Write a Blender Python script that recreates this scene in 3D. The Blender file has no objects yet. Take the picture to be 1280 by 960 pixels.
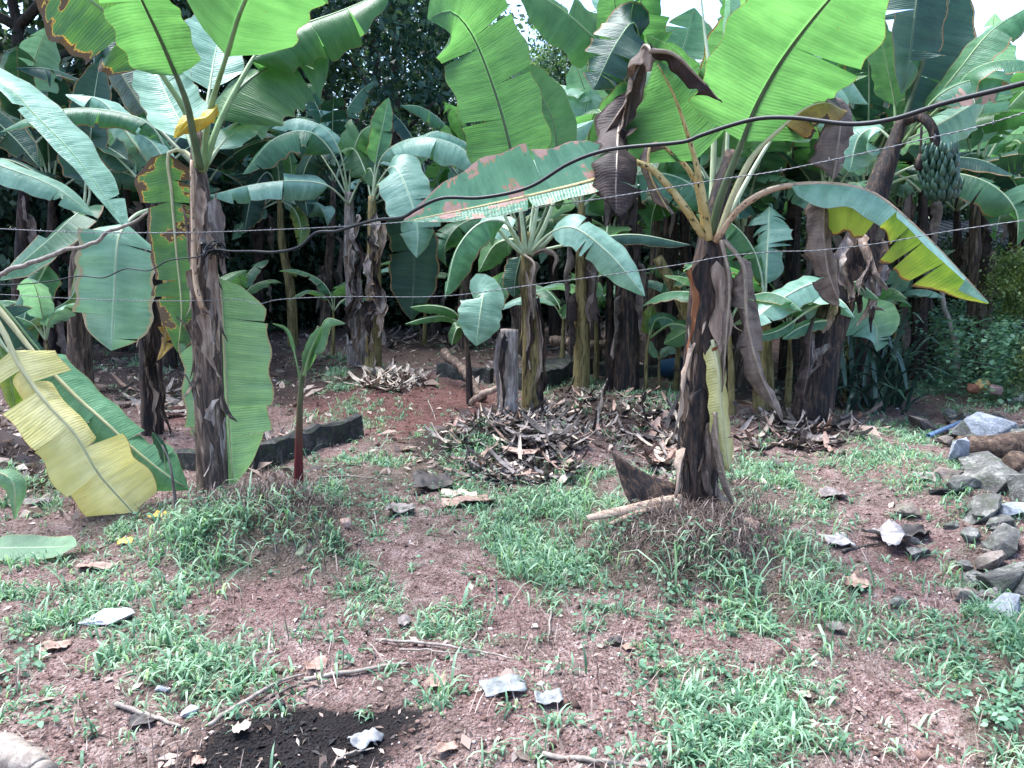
import bpy, bmesh, math, random
import numpy as np
from mathutils import Vector, Matrix
random.seed(7); RNG = np.random.default_rng(11)
rad = math.radians
scn = bpy.context.scene
col = scn.collection

# ------------------------------------------------------------------ camera, sky, sun, exposure
CAM_H, F_PX, HOR = 1.5, 980.0, 305.0
PITCH = math.atan((480 - HOR) / F_PX)
cam_d = bpy.data.cameras.new('camera'); cam = bpy.data.objects.new('camera', cam_d); col.objects.link(cam)
cam.location = (0, 0, CAM_H); cam.rotation_euler = (rad(90) - PITCH, 0, 0)
cam_d.sensor_width = 36; cam_d.lens = 36 * F_PX / 1280; cam_d.clip_start = 0.05; cam_d.clip_end = 2000
scn.camera = cam
SUN_EL, SUN_AZ = 68, -62            # azimuth measured from +Y (ahead of the camera) towards +X
world = bpy.data.worlds.new('World'); scn.world = world; world.use_nodes = True
wn = world.node_tree.nodes; wl = world.node_tree.links
sky = wn.new('ShaderNodeTexSky'); sky.sky_type = 'NISHITA'; sky.sun_disc = False
sky.sun_elevation = rad(SUN_EL); sky.sun_rotation = rad(SUN_AZ)
sky.dust_density = 1.6; sky.air_density = 1.0; sky.ozone_density = 3.5
wn['Background'].inputs[1].default_value = 0.062
wl.new(sky.outputs[0], wn['Background'].inputs[0])
sun_d = bpy.data.lights.new('sun', 'SUN'); sun = bpy.data.objects.new('sun', sun_d); col.objects.link(sun)
sun_d.energy = 1.5; sun_d.angle = rad(42); sun_d.color = (0.95, 0.99, 1.0)
sd = Vector((math.sin(rad(SUN_AZ)) * math.cos(rad(SUN_EL)), math.cos(rad(SUN_AZ)) * math.cos(rad(SUN_EL)), math.sin(rad(SUN_EL))))
sun.rotation_euler = sd.to_track_quat('Z', 'Y').to_euler()
scn.view_settings.view_transform = 'Standard'; scn.view_settings.look = 'None'
scn.view_settings.exposure = 3.2; scn.view_settings.gamma = 1
scn.render.engine = 'CYCLES'
scn.cycles.max_bounces = 8; scn.cycles.transparent_max_bounces = 4; scn.cycles.diffuse_bounces = 3
scn.cycles.glossy_bounces = 2; scn.cycles.transmission_bounces = 4; scn.cycles.use_denoising = True

# ------------------------------------------------------------------ placing: photograph pixel + distance -> place in the garden
cp, sp_ = math.cos(PITCH), math.sin(PITCH)
def ray(px, py):
    a, b = (px - 640) / F_PX, (480 - py) / F_PX
    return np.array((a, cp + b * sp_, -sp_ + b * cp))
def W(px, py, Y):
    d = ray(px, py); return np.array((0, 0, CAM_H)) + d * (Y / d[1])
def project(x, y, z):
    zc = z - CAM_H
    dep = y * cp - zc * sp_; up = y * sp_ + zc * cp
    return 640 + F_PX * x / dep, 480 - F_PX * up / dep
def flat(px, py, z=0.0):
    d = ray(px, py); t = (z - CAM_H) / d[2]; return np.array((0, 0, CAM_H)) + d * t

# ------------------------------------------------------------------ noise
def _h(ix, iy, iz, s):
    n = (ix * 374761393 + iy * 668265263 + iz * 2147483647 + s * 974634777) & 0xffffffff
    n = ((n ^ (n >> 13)) * 1274126177) & 0xffffffff
    return ((n ^ (n >> 16)) & 0xffff) / 65535.0
def vn(x, y, z=0.0, s=0):
    x, y, z = np.broadcast_arrays(np.asarray(x, float), np.asarray(y, float), np.asarray(z, float))
    fx, fy, fz = np.floor(x), np.floor(y), np.floor(z)
    ix, iy, iz = fx.astype(np.int64), fy.astype(np.int64), fz.astype(np.int64)
    u, v, w = x - fx, y - fy, z - fz
    u, v, w = u*u*(3-2*u), v*v*(3-2*v), w*w*(3-2*w)
    r = 0
    for a in (0, 1):
        for b in (0, 1):
            for c in (0, 1):
                r = r + _h(ix+a, iy+b, iz+c, s) * (u if a else 1-u) * (v if b else 1-v) * (w if c else 1-w)
    return r * 2 - 1
def fbm(x, y, z=0.0, s=0, o=4):
    r, a, f = 0, 1.0, 1.0
    for i in range(o):
        r = r + a * vn(x*f, y*f, z*f, s+i); a *= .5; f *= 2.03
    return r

# ------------------------------------------------------------------ terrain height
def _mound(x, y, c, rx, ry, h):
    d = ((x - c[0]) / rx) ** 2 + ((y - c[1]) / ry) ** 2
    return h * np.exp(-d ** 2.3)
MA = flat(305, 668, .1); MB = flat(862, 690, .1); MC = flat(648, 560); MK = flat(770, 515)
MOUNDS = [((MA[0], MA[1]+.12), .48, .36, .20), ((MB[0]+.0, MB[1]+.18), .38, .38, .19), ((MC[0], MC[1]+.1), .75, .6, .14),
          ((MK[0], MK[1]+.1), 1.0, .8, .12), (tuple(flat(1250, 610)[:2]), .8, 1.6, .10), (tuple(flat(180, 640)[:2]), .6, .5, .06)]
def H(x, y):
    x = np.asarray(x, float); y = np.asarray(y, float)
    near = np.exp(-np.maximum(y - 9, 0) / 12)
    z = .045 * fbm(x * .9 + 3, y * .9, 0, 1, 3) * near + .018 * fbm(x * 4, y * 4, 0, 5, 3) * near + .012 * vn(x * 14, y * 14, 0, 9) * near
    for c, rx, ry, h in MOUNDS: z = z + _mound(x, y, c, rx, ry, h)
    z = z + np.clip((y - 40) / 60, 0, 4) * 1.5
    return z
def G(px, py):
    p = flat(px, py)
    for i in range(6): p = flat(px, py, float(H(p[0], p[1])))
    return p

# ------------------------------------------------------------------ object helpers
BASE = {}
def tag(o, label=None, cat=None, group=None, kind=None):
    if label: o['label'] = label
    if cat: o['category'] = cat
    if group: o['group'] = group
    if kind: o['kind'] = kind
    return o
def thing(name, base, label, cat, group=None):
    o = bpy.data.objects.new(name, None); col.objects.link(o); o.empty_display_size = .1
    o.location = tuple(base); BASE[o] = np.array(base, float)
    return tag(o, label, cat, group)
def mesh(name, v, f, uv=None, smooth=True, cols=None):
    v = np.ascontiguousarray(v, dtype=np.float32)
    me = bpy.data.meshes.new(name)
    if isinstance(f, np.ndarray):
        k = f.shape[1]; n = len(f)
        me.vertices.add(len(v)); me.vertices.foreach_set('co', v.ravel())
        me.loops.add(n * k); me.loops.foreach_set('vertex_index', f.astype(np.int32).ravel())
        me.polygons.add(n); me.polygons.foreach_set('loop_start', np.arange(0, n*k, k, dtype=np.int32))
        me.update(calc_edges=True)
    else:
        me.from_pydata(v.tolist(), [], f)
    nl = len(me.loops)
    if uv is not None:
        li = np.empty(nl, dtype=np.int32); me.loops.foreach_get('vertex_index', li)
        l = me.uv_layers.new(name='UVMap'); l.data.foreach_set('uv', np.ascontiguousarray(uv, dtype=np.float32)[li].ravel())
    if cols is not None:
        for nm, c in cols.items():
            a = me.attributes.new(nm, 'FLOAT', 'POINT'); a.data.foreach_set('value', np.ascontiguousarray(c, dtype=np.float32))
    if smooth: me.polygons.foreach_set('use_smooth', np.ones(len(me.polygons), dtype=bool))
    return me
def obj(name, me, mat, parent=None, loc=None, rot=None, scl=None):
    o = bpy.data.objects.new(name, me); col.objects.link(o)
    if mat is not None and not me.materials: me.materials.append(mat)
    if parent is not None: o.parent = parent
    if loc is not None: o.location = tuple(loc)
    if rot is not None: o.rotation_euler = tuple(rot)
    if scl is not None: o.scale = tuple(scl)
    BASE[o] = BASE[parent] if parent is not None else np.zeros(3)
    return o
def part(name, v, f, mat, parent, uv=None, smooth=True):
    return obj(name, mesh(name, np.asarray(v, float) - BASE[parent], f, uv, smooth), mat, parent)
def solo(name, v, f, mat, label, cat, group=None, kind=None, uv=None, smooth=True):
    v = np.asarray(v, float); b = np.array((v[:, 0].mean(), v[:, 1].mean(), v[:, 2].min()))
    o = obj(name, mesh(name, v - b, f, uv, smooth), mat, None, b); BASE[o] = b
    return tag(o, label, cat, group, kind)

# ------------------------------------------------------------------ geometry helpers
def spline(pts, n):
    P = np.array(pts, float)
    if len(P) == 2: return P[0] + (P[1] - P[0]) * np.linspace(0, 1, n)[:, None]
    d = np.r_[0, np.cumsum(np.sqrt(np.linalg.norm(np.diff(P, axis=0), axis=1)))]
    Q = np.vstack([2*P[0]-P[1], P, 2*P[-1]-P[-2]]); k = np.r_[d[0]-(d[1]-d[0]), d, d[-1]+(d[-1]-d[-2])]
    fine = []
    for i in range(1, len(Q)-2):
        t = np.linspace(k[i], k[i+1], 24, endpoint=(i == len(Q)-3))[:, None]
        A1 = (k[i]-t)/(k[i]-k[i-1])*Q[i-1] + (t-k[i-1])/(k[i]-k[i-1])*Q[i]
        A2 = (k[i+1]-t)/(k[i+1]-k[i])*Q[i] + (t-k[i])/(k[i+1]-k[i])*Q[i+1]
        A3 = (k[i+2]-t)/(k[i+2]-k[i+1])*Q[i+1] + (t-k[i+1])/(k[i+2]-k[i+1])*Q[i+2]
        B1 = (k[i+1]-t)/(k[i+1]-k[i-1])*A1 + (t-k[i-1])/(k[i+1]-k[i-1])*A2
        B2 = (k[i+2]-t)/(k[i+2]-k[i])*A2 + (t-k[i])/(k[i+2]-k[i])*A3
        fine.append((k[i+1]-t)/(k[i+1]-k[i])*B1 + (t-k[i])/(k[i+1]-k[i])*B2)
    C = np.vstack(fine); s = np.r_[0, np.cumsum(np.linalg.norm(np.diff(C, axis=0), axis=1))]
    u = np.linspace(0, s[-1], n)
    return np.stack([np.interp(u, s, C[:, j]) for j in range(3)], 1)
def tang(P):
    T = np.gradient(P, axis=0); return T / np.maximum(np.linalg.norm(T, axis=1, keepdims=True), 1e-9)
def frames(P, up=(0.13, 0.21, 1.0)):
    T = tang(P); N = np.zeros_like(P); n = np.array(up, float)
    if abs(np.dot(n/np.linalg.norm(n), T[0])) > .93: n = np.array((1.0, 0.2, 0.1))
    for i in range(len(P)):
        n = n - T[i] * np.dot(n, T[i]); n = n / np.linalg.norm(n); N[i] = n
    return T, N, np.cross(T, N)
def tube(P, R, sides=8, cap=True):
    P = np.asarray(P, float); R = np.broadcast_to(np.asarray(R, float), (len(P),))
    T, N, B = frames(P); a = np.linspace(0, 2*math.pi, sides, endpoint=False)
    ring = np.cos(a)[None, :, None]*N[:, None] + np.sin(a)[None, :, None]*B[:, None]
    V = (P[:, None] + ring * R[:, None, None]).reshape(-1, 3)
    n = len(P); i = np.arange(n-1)[:, None]*sides; j = np.arange(sides)[None]; j2 = (j+1) % sides
    Fq = np.stack([i+j, i+j2, i+sides+j2, i+sides+j], -1).reshape(-1, 4)
    F = Fq.tolist()
    if cap: F += [list(range(sides))[::-1], list(range((n-1)*sides, n*sides))]
    return V, F
def tube_uv(n, sides, L):
    u = np.repeat(np.linspace(0, L, n), sides); v = np.tile(np.linspace(0, 1, sides), n)
    return np.stack([u, v], 1)

# ------------------------------------------------------------------ materials
MAT = {}
class NB:
    def __init__(s, name):
        s.m = bpy.data.materials.new(name); s.m.use_nodes = True; s.t = s.m.node_tree; s.n = s.t.nodes; s.l = s.t.links
        s.n.clear(); s.out = s.n.new('ShaderNodeOutputMaterial'); MAT[name] = s.m
    def node(s, typ, **kw):
        x = s.n.new(typ)
        for k, v in kw.items(): setattr(x, k, v)
        return x
    def lk(s, a, b): s.l.new(a, b)
    def val(s, sock, v):
        if hasattr(v, 'is_linked') or isinstance(v, bpy.types.NodeSocket): s.lk(v, sock)
        else: sock.default_value = v
    def math(s, op, a, b=0.0, c=0.0, clamp=False):
        x = s.node('ShaderNodeMath', operation=op); x.use_clamp = clamp
        for i, q in enumerate((a, b, c)): s.val(x.inputs[i], q)
        return x.outputs[0]
    def noise(s, vec, scale, detail=4, rough=.55, dist=0.0):
        x = s.node('ShaderNodeTexNoise'); x.inputs['Scale'].default_value = scale; x.inputs['Detail'].default_value = detail
        x.inputs['Roughness'].default_value = rough; x.inputs['Distortion'].default_value = dist
        if vec is not None: s.lk(vec, x.inputs['Vector'])
        return x.outputs['Fac']
    def ramp(s, fac, stops):
        x = s.node('ShaderNodeValToRGB'); e = x.color_ramp.elements
        while len(e) < len(stops): e.new(.5)
        for k, (p, c) in enumerate(stops): e[k].position = p; e[k].color = (*c, 1) if len(c) == 3 else c
        s.lk(fac, x.inputs[0]); return x.outputs[0]
    def mix(s, fac, a, b, blend='MIX'):
        x = s.node('ShaderNodeMix', data_type='RGBA', blend_type=blend); s.val(x.inputs[0], fac)
        for i, q in ((6, a), (7, b)):
            if isinstance(q, tuple): x.inputs[i].default_value = (*q, 1)
            else: s.lk(q, x.inputs[i])
        return x.outputs[2]
    def mapping(s, vec, scale):
        x = s.node('ShaderNodeMapping'); x.inputs['Scale'].default_value = scale; s.lk(vec, x.inputs['Vector']); return x.outputs[0]
    def bump(s, h, strength, dist=.01):
        x = s.node('ShaderNodeBump'); x.inputs['Strength'].default_value = strength; x.inputs['Distance'].default_value = dist
        s.lk(h, x.inputs['Height']); return x.outputs[0]
    def step(s, a, e0, e1):
        x = s.node('ShaderNodeMapRange'); x.interpolation_type = 'SMOOTHSTEP'; s.lk(a, x.inputs[0])
        x.inputs[1].default_value = e0; x.inputs[2].default_value = e1; return x.outputs[0]
    def bsdf(s, colr, rough=.6, spec=.4, normal=None, trans=0.0, tcol=None):
        p = s.node('ShaderNodeBsdfPrincipled'); s.val(p.inputs['Base Color'], (*colr, 1) if isinstance(colr, tuple) else colr)
        s.val(p.inputs['Roughness'], rough); p.inputs['Specular IOR Level'].default_value = spec
        if normal is not None: s.lk(normal, p.inputs['Normal'])
        o = p.outputs[0]
        if not isinstance(trans, float) or trans > 0:
            t = s.node('ShaderNodeBsdfTranslucent'); s.lk(tcol, t.inputs[0])
            if normal is not None: s.lk(normal, t.inputs[1])
            m = s.node('ShaderNodeMixShader'); s.val(m.inputs[0], trans); s.lk(o, m.inputs[1]); s.lk(t.outputs[0], m.inputs[2]); o = m.outputs[0]
        s.lk(o, s.out.inputs[0]); return p

def leaf_mat(name, ca, cb, tint, edge=.04, patch=.0, trans=.45, rough=.36, dead=(.16, .10, .055), deadmid=(.42, .24, .06), spec=.45, yel=0.0):
    b = NB(name); uv = b.node('ShaderNodeUVMap').outputs[0]; sx = b.node('ShaderNodeSeparateXYZ'); b.lk(uv, sx.inputs[0])
    u, v = sx.outputs[0], sx.outputs[1]; oi = b.node('ShaderNodeObjectInfo').outputs['Random']
    av = b.math('ABSOLUTE', v)
    off = b.math('MULTIPLY', oi, 37.0)
    cb1 = b.node('ShaderNodeCombineXYZ'); b.lk(b.math('ADD', b.math('MULTIPLY', u, 19.0), off), cb1.inputs[0]); b.lk(b.math('MULTIPLY', v, .8), cb1.inputs[1]); b.lk(off, cb1.inputs[2])
    streak = b.noise(cb1.outputs[0], 1.0, 3, .6)
    cb2 = b.node('ShaderNodeCombineXYZ'); b.lk(b.math('ADD', b.math('MULTIPLY', u, 3.2), off), cb2.inputs[0]); b.lk(b.math('MULTIPLY', v, 1.1), cb2.inputs[1]); b.lk(off, cb2.inputs[2])
    blot = b.noise(cb2.outputs[0], 1.0, 4, .6)
    f = b.math('ADD', b.math('MULTIPLY', streak, .55), b.math('MULTIPLY', blot, .55), clamp=True)
    c = b.mix(b.step(f, .32, .78), tuple(x*.82 for x in ca), tuple(x*1.08 for x in cb))
    spot = b.noise(b.mapping(cb2.outputs[0], (14, 9, 1)), 1.0, 3, .6)
    c = b.mix(b.math('MULTIPLY', b.step(spot, .66, .74), .55), c, (.10, .07, .03))
    c = b.mix(b.math('MULTIPLY', oi, .35), c, tuple(x*.62 for x in ca))
    # pale band along the midrib
    c = b.mix(b.math('MULTIPLY', b.step(av, .07, .0), .55), c, tuple(min(1, x*1.7+.05) for x in cb))
    if yel > 0: c = b.mix(b.math('MULTIPLY', b.step(b.math('ADD', av, b.math('MULTIPLY', blot, 1.1)), .75, 1.35), yel), c, (.50, .44, .10))
    # dry margin, ragged along the side veins
    e = b.math('ADD', av, b.math('MULTIPLY', b.math('SUBTRACT', streak, .5), edge * 3.6))
    d1 = b.step(e, 1.0 - edge*1.7, 1.0 - edge * .8)
    if patch > 0:
        pz = b.math('ADD', b.math('ADD', b.math('MULTIPLY', blot, .75), b.math('MULTIPLY', streak, .45)), b.math('MULTIPLY', av, .12))
        d1 = b.math('MAXIMUM', d1, b.step(pz, .86 - patch, .90 - patch))
    rim = b.mix(b.step(d1, .45, .9), deadmid, dead)
    cc = b.mix(b.step(d1, .02, .5), c, rim)
    tc = b.mix(1.0, cc, tint, 'MULTIPLY')
    wv = b.math('SINE', b.math('MULTIPLY', b.math('ADD', u, b.math('MULTIPLY', streak, .004)), 420.0))
    hgt = b.math('ADD', b.math('MULTIPLY', wv, .10), b.math('ADD', b.math('MULTIPLY', streak, 2.6), b.math('MULTIPLY', blot, 2.0)))
    nrm = b.bump(hgt, .45, .008)
    tr = b.math('MULTIPLY', b.math('SUBTRACT', 1.0, b.math('MULTIPLY', d1, .65)), trans)
    rg = b.math('ADD', rough, b.math('MULTIPLY', d1, .35))
    b.bsdf(cc, rg, spec, nrm, tr, tc); return b.m
G1, G2 = (.055, .145, .085), (.11, .24, .145)
leaf_mat('leaf_green', G1, G2, (2.2, 2.3, .9))
leaf_mat('leaf_fresh', (.065, .15, .06), (.11, .215, .09), (1.45, 1.85, 1.05), edge=.006, trans=.5)
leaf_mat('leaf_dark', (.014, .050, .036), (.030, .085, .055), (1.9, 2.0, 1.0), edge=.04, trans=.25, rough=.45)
leaf_mat('leaf_pale', (.17, .34, .25), (.34, .52, .42), (1.3, 1.5, .85), edge=.010, trans=.34, rough=.36)
leaf_mat('leaf_matte', (.17, .30, .17), (.25, .40, .24), (1.3, 1.45, .85), edge=.02, trans=.38, rough=.55, dead=(.32, .24, .15))
leaf_mat('leaf_straw_edge', (.19, .36, .26), (.33, .52, .40), (1.3, 1.5, .8), edge=.075, trans=.34, dead=(.46, .36, .24), deadmid=(.42, .34, .14))
leaf_mat('leaf_necrotic', (.035, .10, .045), (.07, .155, .06), (2.1, 2.1, .9), edge=.11, patch=.13, trans=.42, dead=(.09, .055, .035))
leaf_mat('leaf_scorched', (.11, .26, .17), (.19, .36, .24), (1.5, 1.7, .9), edge=.012, patch=.165, trans=.40, dead=(.42, .25, .21), deadmid=(.45, .2, .1))
leaf_mat('leaf_yellowing', (.10, .20, .05), (.19, .28, .06), (1.9, 1.8, .7), edge=.05, patch=.05, trans=.40, yel=.2, dead=(.16, .09, .04))
leaf_mat('leaf_yellow', (.60, .54, .22), (.74, .67, .36), (1.15, 1.12, .75), edge=.012, trans=.3, rough=.5, yel=.35, dead=(.45, .3, .12))
leaf_mat('leaf_fallen_green', (.09, .23, .12), (.17, .34, .19), (1.6, 1.8, .9), edge=.02, trans=.3, rough=.4)
leaf_mat('leaf_dead', (.075, .056, .05), (.26, .20, .17), (1.2, 1.0, .8), edge=.06, trans=.16, rough=.75, spec=.2, dead=(.08, .05, .04), deadmid=(.10, .07, .055))
leaf_mat('leaf_dead_dark', (.02, .014, .014), (.07, .045, .04), (1.2, 1.0, .8), edge=.1, trans=.06, rough=.7, spec=.25, dead=(.03, .02, .016), deadmid=(.03, .02, .018))
leaf_mat('leaf_gold', (.5, .33, .03), (.72, .54, .08), (1.2, 1.1, .6), edge=.03, trans=.3, rough=.5)
leaf_mat('leaf_dead_orange', (.22, .13, .035), (.48, .33, .08), (1.4, 1.2, .6), edge=.12, patch=.1, trans=.35, rough=.6, dead=(.07, .04, .025))

def fibre_mat(name, stops, sx=46, sz=2.6, bump=.6, rough=.75, red=None, spec=.25):
    b = NB(name); tc = b.node('ShaderNodeTexCoord').outputs['Object']; oi = b.node('ShaderNodeObjectInfo').outputs['Random']
    ad = b.node('ShaderNodeVectorMath', operation='ADD'); b.lk(tc, ad.inputs[0]); b.lk(oi, ad.inputs[1])
    n1 = b.noise(b.mapping(ad.outputs[0], (sx, sx, sz)), 1.0, 5, .65, .4); n2 = b.noise(b.mapping(ad.outputs[0], (15, 15, 3.4)), 1.0, 6, .65, 1.6)
    f = b.math('ADD', b.math('MULTIPLY', n1, .42), b.math('MULTIPLY', n2, .62))
    c = b.ramp(f, stops)
    if red is not None:
        s3 = b.node('ShaderNodeSeparateXYZ'); b.lk(tc, s3.inputs[0]); c = b.mix(b.step(s3.outputs[2], red[2], red[1]), c, red[0])
    b.bsdf(c, rough, spec, b.bump(f, bump, .02)); return b.m
fibre_mat('stem_brown', [(.32, (.010, .008, .009)), (.47, (.05, .035, .030)), (.57, (.15, .10, .075)), (.70, (.38, .29, .23))])
fibre_mat('stem_dark', [(.34, (.005, .005, .007)), (.49, (.018, .014, .015)), (.59, (.07, .042, .03)), (.74, (.19, .13, .10))])
fibre_mat('stem_olive', [(.30, (.02, .016, .012)), (.45, (.095, .068, .03)), (.55, (.22, .17, .07)), (.75, (.33, .25, .16))])
fibre_mat('stem_grey', [(.30, (.035, .028, .026)), (.48, (.15, .115, .10)), (.60, (.34, .28, .25)), (.75, (.52, .45, .40))])
fibre_mat('stem_red', [(.3, (.04, .045, .025)), (.5, (.08, .085, .04)), (.7, (.14, .14, .07))], red=((.11, .018, .02), .16, .62), bump=.25, rough=.5)
fibre_mat('sheath_dry', [(.28, (.05, .034, .028)), (.45, (.22, .15, .115)), (.6, (.42, .31, .24)), (.75, (.56, .45, .38))])
fibre_mat('sheath_rust', [(.28, (.05, .02, .014)), (.5, (.22, .08, .035)), (.72, (.42, .19, .09))])
fibre_mat('bark', [(.28, (.016, .014, .014)), (.5, (.055, .045, .04)), (.75, (.13, .11, .10))], sx=18, sz=5)
fibre_mat('wood_grey', [(.28, (.06, .05, .045)), (.5, (.22, .18, .155)), (.75, (.42, .36, .32))], sx=40, sz=40)
fibre_mat('log_rough', [(.36, (.012, .009, .008)), (.5, (.05, .03, .022)), (.62, (.13, .085, .06)), (.8, (.26, .19, .15))], sx=22, sz=40, bump=1)
fibre_mat('char', [(.3, (.004, .004, .005)), (.6, (.015, .014, .015)), (.85, (.06, .055, .055))], sx=40, sz=40)
def rib_mat(name, a, c, spots=False):
    b = NB(name); uv = b.node('ShaderNodeUVMap').outputs[0]; n = b.noise(b.mapping(uv, (9, 2, 1)), 1.0, 4, .6)
    cc = b.mix(b.step(n, .3, .7), a, c)
    if spots: cc = b.mix(b.step(b.noise(b.mapping(uv, (30, 6, 1)), 1.0, 2), .58, .66), cc, (.02, .014, .01))
    b.bsdf(cc, .42, .4, b.bump(b.noise(b.mapping(uv, (3, 40, 1)), 1.0, 3), .15, .005)); return b.m
rib_mat('rib_green', (.12, .2, .07), (.24, .33, .15)); rib_mat('rib_dark', (.045, .075, .035), (.09, .12, .055))
rib_mat('rib_pale', (.3, .37, .22), (.45, .50, .33)); rib_mat('rib_yellow', (.36, .25, .08), (.55, .42, .2), True)
rib_mat('rib_pink', (.32, .19, .12), (.50, .34, .22), True); rib_mat('rib_dead', (.12, .085, .06), (.34, .25, .19))
rib_mat('rib_strawgreen', (.35, .33, .17), (.50, .46, .27))

# ------------------------------------------------------------------ banana leaf
def leaf(plant, pts, hw, b=.3, nh=(0, -.6, .8), fold=-12, curl=-30, mat='leaf_green', rib='rib_green', tears=(0, 0), und=.05, rm=.011,
         tip=.42, spread=14, name='leaf', rough=0.0, basef=.10, world=False, asym=(1, 1), seed=None, n=30, nv=5, gap=.012, taper=2.0):
    rs = random.Random(seed if seed is not None else int(abs(pts[0][0]*7 + pts[-1][1]*13 + pts[-1][0]*3 + hw*1000)))
    P0 = np.array(pts, float) if world else np.array([W(*p) for p in pts])
    C = spline(P0, 64); s = np.r_[0, np.cumsum(np.linalg.norm(np.diff(C, axis=0), axis=1))]; L = s[-1]; s = s / L
    T = tang(C); nh = np.array(nh, float); nh = nh / np.linalg.norm(nh)
    S = np.cross(T, nh); 
    for i in range(len(S)):
        ln = np.linalg.norm(S[i])
        if ln < .15 and i: S[i] = S[i-1]
        elif ln < .15: S[i] = np.cross(T[i], (1, 0, .3)); S[i] /= np.linalg.norm(S[i])
        else: S[i] /= ln
        if i and np.dot(S[i], S[i-1]) < 0: S[i] = -S[i]
    k = np.ones(7) / 7; S = np.stack([np.convolve(np.pad(S[:, j], 3, mode='edge'), k, 'valid') for j in range(3)], 1)
    S /= np.linalg.norm(S, axis=1, keepdims=True)
    N = np.cross(S, T); N /= np.linalg.norm(N, axis=1, keepdims=True)
    BL = L * (1 - b)
    def at(A, u): 
        q = b + (1 - b) * np.clip(u, 0, 1); return np.stack([np.interp(q, s, A[:, j]) for j in range(3)], -1)
    def wid(u):
        w = np.minimum(1, np.clip(u / basef, 0, 1) ** .5 * 1.0)
        t = np.clip((u - (1 - tip)) / tip, 0, 1); return hw * w * (1 - .97 * t ** taper)
    V, F, UV = [], [], []; o = 0
    vv = np.linspace(0, 1, nv + 1)
    ph = rs.uniform(0, 6.28); fr = rs.uniform(9, 15)
    for si, sg in enumerate((1, -1)):
        nt = tears[si]
        cuts = sorted(rs.uniform(.08, .93) for _ in range(nt))
        bd = [0.0] + cuts + [1.0]
        bd = [bd[0]] + [q for i, q in enumerate(bd[1:], 1) if q - bd[i-1] > .025 or q == 1.0]
        for a0, a1 in zip(bd[:-1], bd[1:]):
            m = max(3, int(math.ceil((a1 - a0) * n)) + 1)
            uu = np.linspace(a0, a1, m)[:, None]; vg = np.broadcast_to(vv[None], (m, nv+1))
            df = rad(rs.gauss(0, spread)) if nt else 0.0
            dc = rad(rs.gauss(0, spread * 1.3)) if nt else 0.0
            mid = (a0 + a1) / 2; lo = gap if a0 > 0 else 0; hi = gap if a1 < 1 else 0
            q = (uu - a0) / (a1 - a0)
            ue = uu + vg ** 1.6 * (lo * (1 - q) - hi * q) * rs.uniform(.5, 1.6)
            w = wid(uu) * asym[si] * (1 + .05 * np.sin(uu * 31 + ph) * vg)
            if nt: w = w * rs.uniform(.93, 1.03)
            ue2 = ue + .16 * vg * w / BL * (1 - ue)
            Pp, Ss, Nn = at(C, ue2), at(S, ue2), at(N, ue2)
            th = rad(fold) + df * np.minimum(1, vg * 3) + (rad(curl) + dc) * vg
            dv = np.diff(vv, prepend=0)[None]
            X = np.cumsum(np.cos(th) * dv, 1) ; Z = np.cumsum(np.sin(th) * dv, 1)
            X[:, 0] = 0; Z[:, 0] = 0
            Z = Z + und * np.sin(uu * fr + ph + sg) * vg ** 1.7 + und * .5 * np.sin(uu * fr * 2.7 + ph * 2 + sg) * vg ** 2
            Q = Pp + (w * X)[..., None] * sg * Ss + (w * Z)[..., None] * Nn
            if rough > 0:
                fq = 9.0
                D = np.stack([fbm(Q[..., 0]*fq, Q[..., 1]*fq, Q[..., 2]*fq, 40 + j, 3) for j in range(3)], -1)
                Q = Q + D * rough * (.25 + vg[..., None])
            V.append(Q.reshape(-1, 3)); UV.append(np.stack([np.broadcast_to(ue * BL, vg.shape), vg * sg], -1).reshape(-1, 2))
            i = np.arange(m-1)[:, None] * (nv+1) + np.arange(nv)[None]; i = i.ravel() + o
            f = np.stack([i, i+1, i+nv+2, i+nv+1], 1); F.append(f if sg > 0 else f[:, ::-1]); o += m * (nv+1)
    V = np.vstack(V); F = np.vstack(F); UV = np.vstack(UV)
    lf = part(name, V, F, MAT[mat], plant, UV)
    if rib:
        k = 26; q = np.linspace(0, .985, k); Pm = np.stack([np.interp(q, s, C[:, j]) for j in range(3)], 1)
        Nm = np.stack([np.interp(q, s, N[:, j]) for j in range(3)], 1)
        r = rm * (1.25 - .25*np.minimum(q/max(b, .02), 1)) * (1 - .86 * np.clip((q - b*.6) / (1 - b*.6), 0, 1)); 
        Vt, Ft = tube(Pm - Nm * r[:, None] * .35, r, 7)
        m_ = obj('midrib', mesh('midrib', Vt - BASE[plant], Ft, tube_uv(k, 7, L)), MAT[rib], lf); BASE[m_] = BASE[plant]
    return lf

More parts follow.
